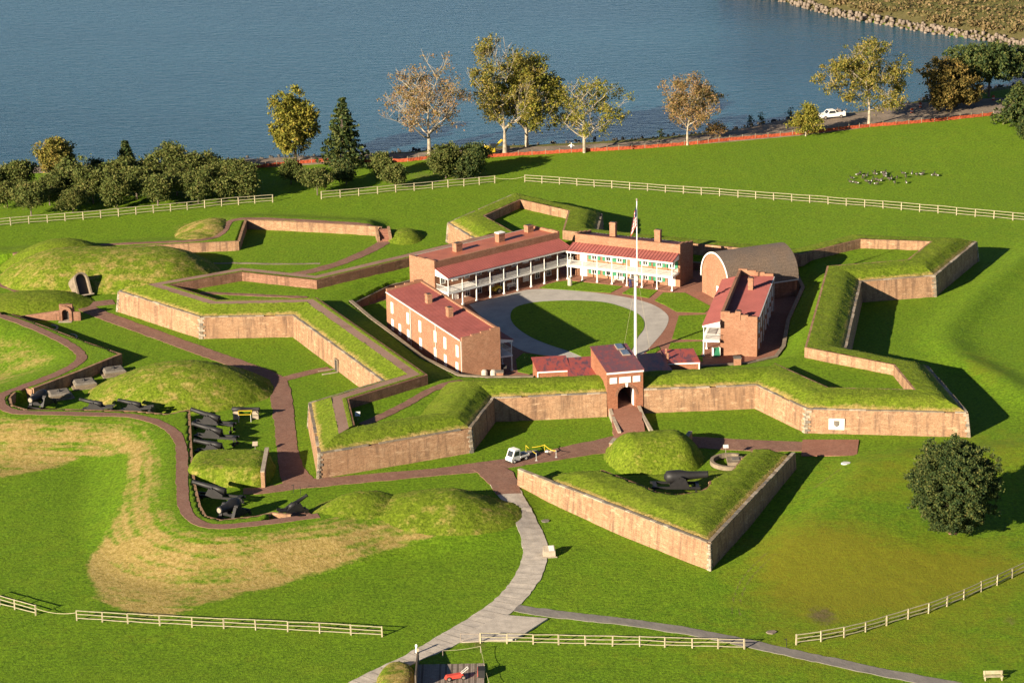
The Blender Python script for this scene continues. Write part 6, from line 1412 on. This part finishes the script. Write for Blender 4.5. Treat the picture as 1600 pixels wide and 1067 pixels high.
def person(label, px, z=None, shirt='white_cloth', legs='navy_cloth', rot=0, h=1.76, arms=.35):
    p = GP(*px) if z is None else W(px[0], px[1], z); t = thing('person', label, 'person', p, rot)
    me = bpy.data.meshes.new('body'); k = h/1.76
    pts = [(0, 0, .95), (0, 0, 1.15), (0, 0, 1.40), (0, 0, 1.52), (0, .02, 1.66), (.10, 0, .88), (.12, .02, .48), (.13, 0, .06), (.13, .14, .03), (-.10, 0, .88), (-.12, -.02, .48), (-.13, -.03, .06), (-.13, .11, .03), (.19, 0, 1.42), (.19+arms*.6, .06, 1.20), (.19+arms, .16, 1.02), (-.19, 0, 1.42), (-.19-arms*.6, .06, 1.22), (-.19-arms, .16, 1.08)]
    ed = [(0, 1), (1, 2), (2, 3), (3, 4), (0, 5), (5, 6), (6, 7), (7, 8), (0, 9), (9, 10), (10, 11), (11, 12), (2, 13), (13, 14), (14, 15), (2, 16), (16, 17), (17, 18)]
    rad = [.15, .15, .17, .06, .105, .10, .07, .05, .045, .10, .07, .05, .045, .075, .055, .04, .075, .055, .04]
    me.from_pydata([(x*k, y*k, z_*k) for x, y, z_ in pts], ed, []); o = link('body', me, t)
    md = o.modifiers.new('skin', 'SKIN'); sv = me.skin_vertices[0].data
    for i, r_ in enumerate(rad): sv[i].radius = (r_*k, r_*k*.85)
    sv[0].use_root = True; s2 = o.modifiers.new('sub', 'SUBSURF'); s2.levels = 1; s2.render_levels = 2
    for m in ('skin',): me.materials.append(MATS[m])
    part('shirt', MB().lathe((0, 0, .93*k), (0, 0, 1), [(0, .19*k), (.2, .18*k), (.42, .21*k), (.53, .16*k), (.58, .08*k)], 12).tube((.17*k, 0, 1.42*k), ((.19+arms*.62)*k, .06*k, 1.19*k), .085*k, .07*k, 8).tube((-.17*k, 0, 1.42*k), (-(.19+arms*.62)*k, .06*k, 1.21*k), .085*k, .07*k, 8), shirt, t)
    part('trousers', MB().lathe((0, 0, .84*k), (0, 0, 1), [(0, .16*k), (.12, .185*k)], 10).tube((.10*k, 0, .88*k), (.125*k, .02*k, .48*k), .12*k, .095*k, 8).tube((.125*k, .02*k, .48*k), (.13*k, 0, .08*k), .095*k, .08*k, 8).tube((-.10*k, 0, .88*k), (-.125*k, -.02*k, .48*k), .12*k, .095*k, 8).tube((-.125*k, -.02*k, .48*k), (-.13*k, -.03*k, .08*k), .095*k, .08*k, 8), legs, t)
    part('hat', MB().lathe((0, .02*k, 1.68*k), (0, 0, 1), [(0, .125*k), (.06, .12*k), (.12, .08*k), (.14, .02)], 12).lathe((0, .02*k, 1.675*k), (0, 0, 1), [(0, .15*k), (.015, .15*k)], 12), 'white_paint', t)
    part('shoe', MB().box(.08*k, .18*k, -.06*k, .20*k, 0, .08*k).box(-.18*k, -.08*k, -.09*k, .17*k, 0, .08*k), 'tyre', t)
person('worker in a white shirt with arms out behind the orange fence', (893, 237.5), arms=.6)
person('worker in a yellow vest beside the small excavator', (757, 240), shirt='yellow')
def marker():
    p = GP(858, 868); t = thing('stone_marker', 'pale stone wayside block with a slanted plaque beside the concrete walk', 'marker', p, .1)
    part('block', MB().hexa([(-.75, -.6, -.2), (.75, -.6, -.2), (.75, .6, -.2), (-.75, .6, -.2)], [(-.7, -.5, .75), (.7, -.5, .75), (.68, .5, 1.15), (-.68, .5, 1.15)]), 'pale_stone', t)
    part('plaque', MB().hexa([(-.05, -.42, .79), (.6, -.42, .79), (.6, .42, 1.12), (-.05, .42, 1.12)], [(-.05, -.42, .83), (.6, -.42, .83), (.6, .42, 1.16), (-.05, .42, 1.16)]), 'dull_white', t); part('base', MB().box(-.9, .9, -.8, -.6, -.2, .12), 'pale_stone', t)
marker()
def bollard():
    p = GP(651, 1021); t = thing('bollard', 'short white bollard on a dark foot at the edge of the concrete walk', 'bollard', p)
    part('foot', MB().tube((0, 0, 0), (0, 0, .12), .24, n=12), 'iron', t); part('shaft', MB().lathe((0, 0, .12), (0, 0, 1), [(0, .12), (.75, .11), (.8, .15), (.95, .15), (1.05, .05)], 12), 'white_paint', t)
bollard()
def bench():
    p = GP(1552, 1062); t = thing('bench', 'pale wooden bench at the bottom right corner', 'bench', p, .0)
    for k in range(3): part('seat_slat', MB().box(-1.05, 1.05, -.2+.16*k, -.06+.16*k, .42, .47), 'fence_wood', t); part('back_slat', MB().box(-1.05, 1.05, .30, .34, .55+.15*k, .67+.15*k), 'fence_wood', t)
    for s in (-1, 1): part('leg', MB().box(s*.9-.05, s*.9+.05, -.2, -.1, 0, .42).box(s*.9-.05, s*.9+.05, .26, .36, 0, .98), 'fence_wood', t)
bench()
for px, py, lab, mt in ((1302, 987, 'flat pale stone in the grass near the lower right path', 'rock'), (852, 814, 'small dark drain cover in the grass beside the concrete walk', 'dark_stone'), (1488, 833, 'little brown stone plaque at the foot of the large lone tree', 'brick_path'), (1322, 724, 'grey steel hatch in the shadow of the ravelin', 'dull_white')):
    p = GP(px, py) if px != 1302 else GP(1206, 988); t = thing('ground_stone', lab, 'stone', p, .3); part('slab', MB().prism([(.65*cos(a)*random.uniform(.8, 1.1), .5*sin(a)*random.uniform(.8, 1.1)) for a in np.linspace(0, 6.28, 8)[:-1]], -.1, .12), mt, t)
# sunken loading deck at the bottom edge with a red machine and a rope fence
def deck():
    c = W2(705, 1058, -1.2); t = thing('plank_deck', 'dark plank deck cut into the turf at the bottom edge', 'deck', (c[0], c[1], -1.2), 0)
    mk = [MB().box(-.10, .10, -2.6, 3.2, 0, .06).mesh('plank', m) for m in ('grey_wood', 'grey_wood', 'bark_dark')]
    for k in range(34): link('plank', mk[k % 3 if RNG.random() < .5 else 0], t, (-3.6+.215*k, RNG.uniform(-.04, .04), .10+RNG.uniform(0, .02)))
    t2 = thing('retaining_wall', 'thin plank retaining wall on the left side of the dark deck', 'retaining wall', (c[0]-3.75, c[1]+.4, -1.2))
    part('board', MB().hexa([(-.08, -4, -.2), (.08, -4, -.2), (.08, 3.6, -.2), (-.08, 3.6, -.2)], [(-.08, -4, 2.0), (.08, -4, 2.0), (.08, 3.6, 1.35), (-.08, 3.6, 1.35)]), 'bark_dark', t2); part('post', MB().box(-.14, .14, 3.6, 3.88, -.2, 1.7), 'fence_wood', t2)
    mound('deck_mound', 'dry turf bank left of the dark plank deck', (c[0]-5.9, c[1]-1.2), 2.2, 5.2, 1.1, power=5, dry=.6)
    q = W2(712, 1062, -1.1); m = thing('garden_machine', 'low red machine with pale handles parked on the plank deck', 'machine', (q[0], q[1], -1.04), .25)
    part('body', MB().hexa([(-1.2, -.3, .25), (1.1, -.3, .25), (1.1, .3, .25), (-1.2, .3, .25)], [(-1.0, -.25, .62), (.7, -.25, .7), (.7, .25, .7), (-1.0, .25, .62)]), 'red_cloth', m)
    for x in (-.8, .8): wheel(m, x, 0, .26, .7, 'grey_wood')
    part('handle', MB().beam((.5, -.15, .6), (1.4, -.2, 1.25), .06).beam((.5, .15, .6), (1.4, .25, 1.25), .06).beam((1.4, -.2, 1.25), (1.4, .25, 1.25), .06), 'dull_white', m)
    b = W2(752, 1056, -1.1); m = thing('dark_box', 'dark bin with a red front at the right edge of the plank deck', 'bin', (b[0], b[1], -1.04)); part('body', MB().box(-.35, .4, -.6, .6, 0, .9), 'tyre', m); part('red_front', MB().box(-.40, -.353, -.5, .5, .1, .85), 'red_cloth', m)
    P = [W(692, 1026, -1.2), W(751, 1019, -1.2), W(757, 1048, -1.2), W(764, 1075, -1.2)]; rp = thing('rope_fence', 'thin pale rope on short posts round the plank deck', 'rope fence', P[1])
    for p in P: part('post', MB().tube(p-P[1], p-P[1]+np.array([0, 0, .8]), .04, n=6), 'grey_wood', rp)
    for a, bq in zip(P[:-1], P[1:]):
        m = MB(); pr = None
        for k in range(9):
            f = k/8; s = a+(bq-a)*f-P[1]; s[2] += .78-.5*f*(1-f)
            if pr is not None: m.tube(pr, s, .022, n=4, caps=False)
            pr = s
        part('rope', m, 'rope', rp)
deck()
# furniture on the porches
def bench2(label, p, rot, mat='dull_white'):
    t = thing('porch_bench', label, 'bench', p, rot); part('seat', MB().box(-.9, .9, -.22, .22, .40, .46), mat, t); part('backrest', MB().box(-.9, .9, .18, .24, .5, .95), mat, t)
    for s in (-1, 1): part('leg', MB().box(s*.8-.05, s*.8+.05, -.2, .2, 0, .4), mat, t)
bench2('white bench under the long shaded porch, by the cart', W(800, 451, 1.12), radians(40)); bench2('white bench on the far porch between green shutters', W(967, 441, 1.12), radians(-26)); bench2('brown bench under the far porch, right of the flagpole', W(1013, 447, 1.12), radians(-26), 'brick_yard')
def ycart():
    p = W(776, 458, 1.12); t = thing('hand_cart', 'yellow wooden cart parked under the long shaded porch', 'cart', p, radians(40)); part('box', MB().box(-.8, .8, -.45, .45, .55, 1.05), 'yellow', t)
    for s in (-1, 1): wheel(t, .1, s*.55, .45, .08, 'grey_wood')
    part('shaft', MB().beam((.8, .3, .6), (1.9, .3, .35), .07).beam((.8, -.3, .6), (1.9, -.3, .35), .07), 'grey_wood', t)
ycart()
def oven(): 
    for px, lab in ((757, 'left one of two round pale drums at the gable foot of the near left barracks'), (771, 'right one of two round pale drums at the gable foot of the near left barracks')):
        p = W(px, 590, 1.6); t = thing('drum', lab, 'drum', (p[0], p[1]+1.0, 1.0)); part('shell', MB().lathe((0, 0, 0), (0, 0, 1), [(0, .4), (.1, .45), (1.2, .45), (1.45, .3), (1.5, .1)], 14), 'concrete', t); part('band', MB().lathe((0, 0, .5), (0, 0, 1), [(0, .455), (.08, .455)], 14), 'grey_wood', t)
oven()
def aboard():
    p = W(1119, 556, 1.1); t = thing('folding_board', 'dark folding board standing under the right porch', 'board', p, .3); part('panel', MB().hexa([(-.5, -.35, 0), (.5, -.35, 0), (.5, -.30, 0), (-.5, -.30, 0)], [(-.5, -.03, 1.3), (.5, -.03, 1.3), (.5, .02, 1.3), (-.5, .02, 1.3)]), 'green_paint', t); [part('frame_post', MB().box(x, x+.05, -.3, .3, 0, 1.3), 'white_paint', t) for x in (-.55, .5)]
aboard()
for px, py, lab, sh in ((985, 449, 'dark clothed visitor standing in the far porch doorway', 'navy_cloth'),): person(lab, (px, py), 1.1, shirt=sh)
# geese on the back lawn
def geese():
    pts = [(638, 937), (632, 957), (660, 962), (668, 918), (682, 912), (692, 935), (700, 925), (718, 922), (714, 953), (732, 965), (757, 903), (757, 915), (762, 945), (765, 966), (780, 950), (800, 908), (806, 918), (815, 912), (808, 926), (835, 945), (832, 940), (860, 960), (872, 934), (905, 912), (918, 928), (920, 959), (950, 912), (975, 918), (998, 914), (1005, 916), (1060, 920), (1078, 922), (792, 945), (742, 950), (845, 932)]
    body = MB().lathe((-.42, 0, .38), (1, 0, .08), [(0, .03), (.15, .10), (.35, .19), (.6, .20), (.78, .12), (.86, .05)], 10).tube((-.12, .07, 0), (-.05, .07, .25), .03, n=5).tube((-.12, -.07, 0), (-.05, -.07, .25), .03, n=5).mesh('body', 'goose_grey')
    neck = MB().tube((.32, 0, .45), (.44, 0, .85), .07, .05, 7).lathe((.40, 0, .88), (1, 0, -.05), [(0, .04), (.08, .075), (.16, .06), (.30, .015)], 8).mesh('neck', 'iron'); rump = MB().lathe((-.50, 0, .36), (1, 0, .05), [(0, .05), (.10, .12), (.2, .11)], 8).mesh('rump', 'dull_white')
    for x, y in pts:
        p = GP(1140+x/3.335, y/3.335); t = thing('goose', 'grey goose with a black neck grazing in the flock on the back lawn', 'goose', p, RNG.uniform(0, 6.28), 'geese grazing on the back lawn'); t.scale = (.95,)*3
        link('body', body, t); link('neck', neck, t); link('rump', rump, t)
geese()
# cones and stuff at the shore works
for i, (px, py) in enumerate(((1425, 177), (1438, 168), (1552, 157))):
    p = GP(px, py); t = thing('construction_barrel', ['orange construction barrel in the shade of the brown-green tree', 'orange construction barrel beside a white one under the brown-green tree', 'orange construction barrel near the blue-green spruce'][i], 'barrel', p); part('drum', MB().lathe((0, 0, 0), (0, 0, 1), [(0, .4), (.08, .32), (1.0, .26), (1.1, .1)], 12), 'orange_mesh', t); part('band', MB().lathe((0, 0, .4), (0, 0, 1), [(0, .305), (.14, .295)], 12), 'white_paint', t)

# ------------------------------------------------------------------ long grass on the parapets and mounds
def tufts():
    r = np.random.default_rng(77); Ps = []
    for P, ok in TUFTS:
        q = P[ok]; k = r.random(len(q)) < .65; q = q[k]; Ps += [q+np.concatenate([r.uniform(-.2, .2, (len(q), 2)), np.full((len(q), 1), -.04)], 1)]
    P = np.concatenate(Ps); n = len(P); a = r.uniform(0, 6.28, n); h = r.uniform(.05, .15, n)*(.5+.9*fbm(P[:, 0]/2, P[:, 1]/2, 3)); w = r.uniform(.04, .09, n)
    dx, dy = np.cos(a)*w, np.sin(a)*w; lx, ly = r.normal(.02, .08, n), r.normal(0, .08, n)
    V = np.stack([P+np.stack([-dx, -dy, dx*0], 1), P+np.stack([dx, dy, dx*0], 1), P+np.stack([lx, ly, h], 1)], 1).reshape(-1, 3)
    link('long_grass', npmesh('long_grass', V, np.arange(3*n).reshape(n, 3), 'tuft', smooth=False), kind='stuff', label='uncut long grass on the parapets and mounds')
tufts()
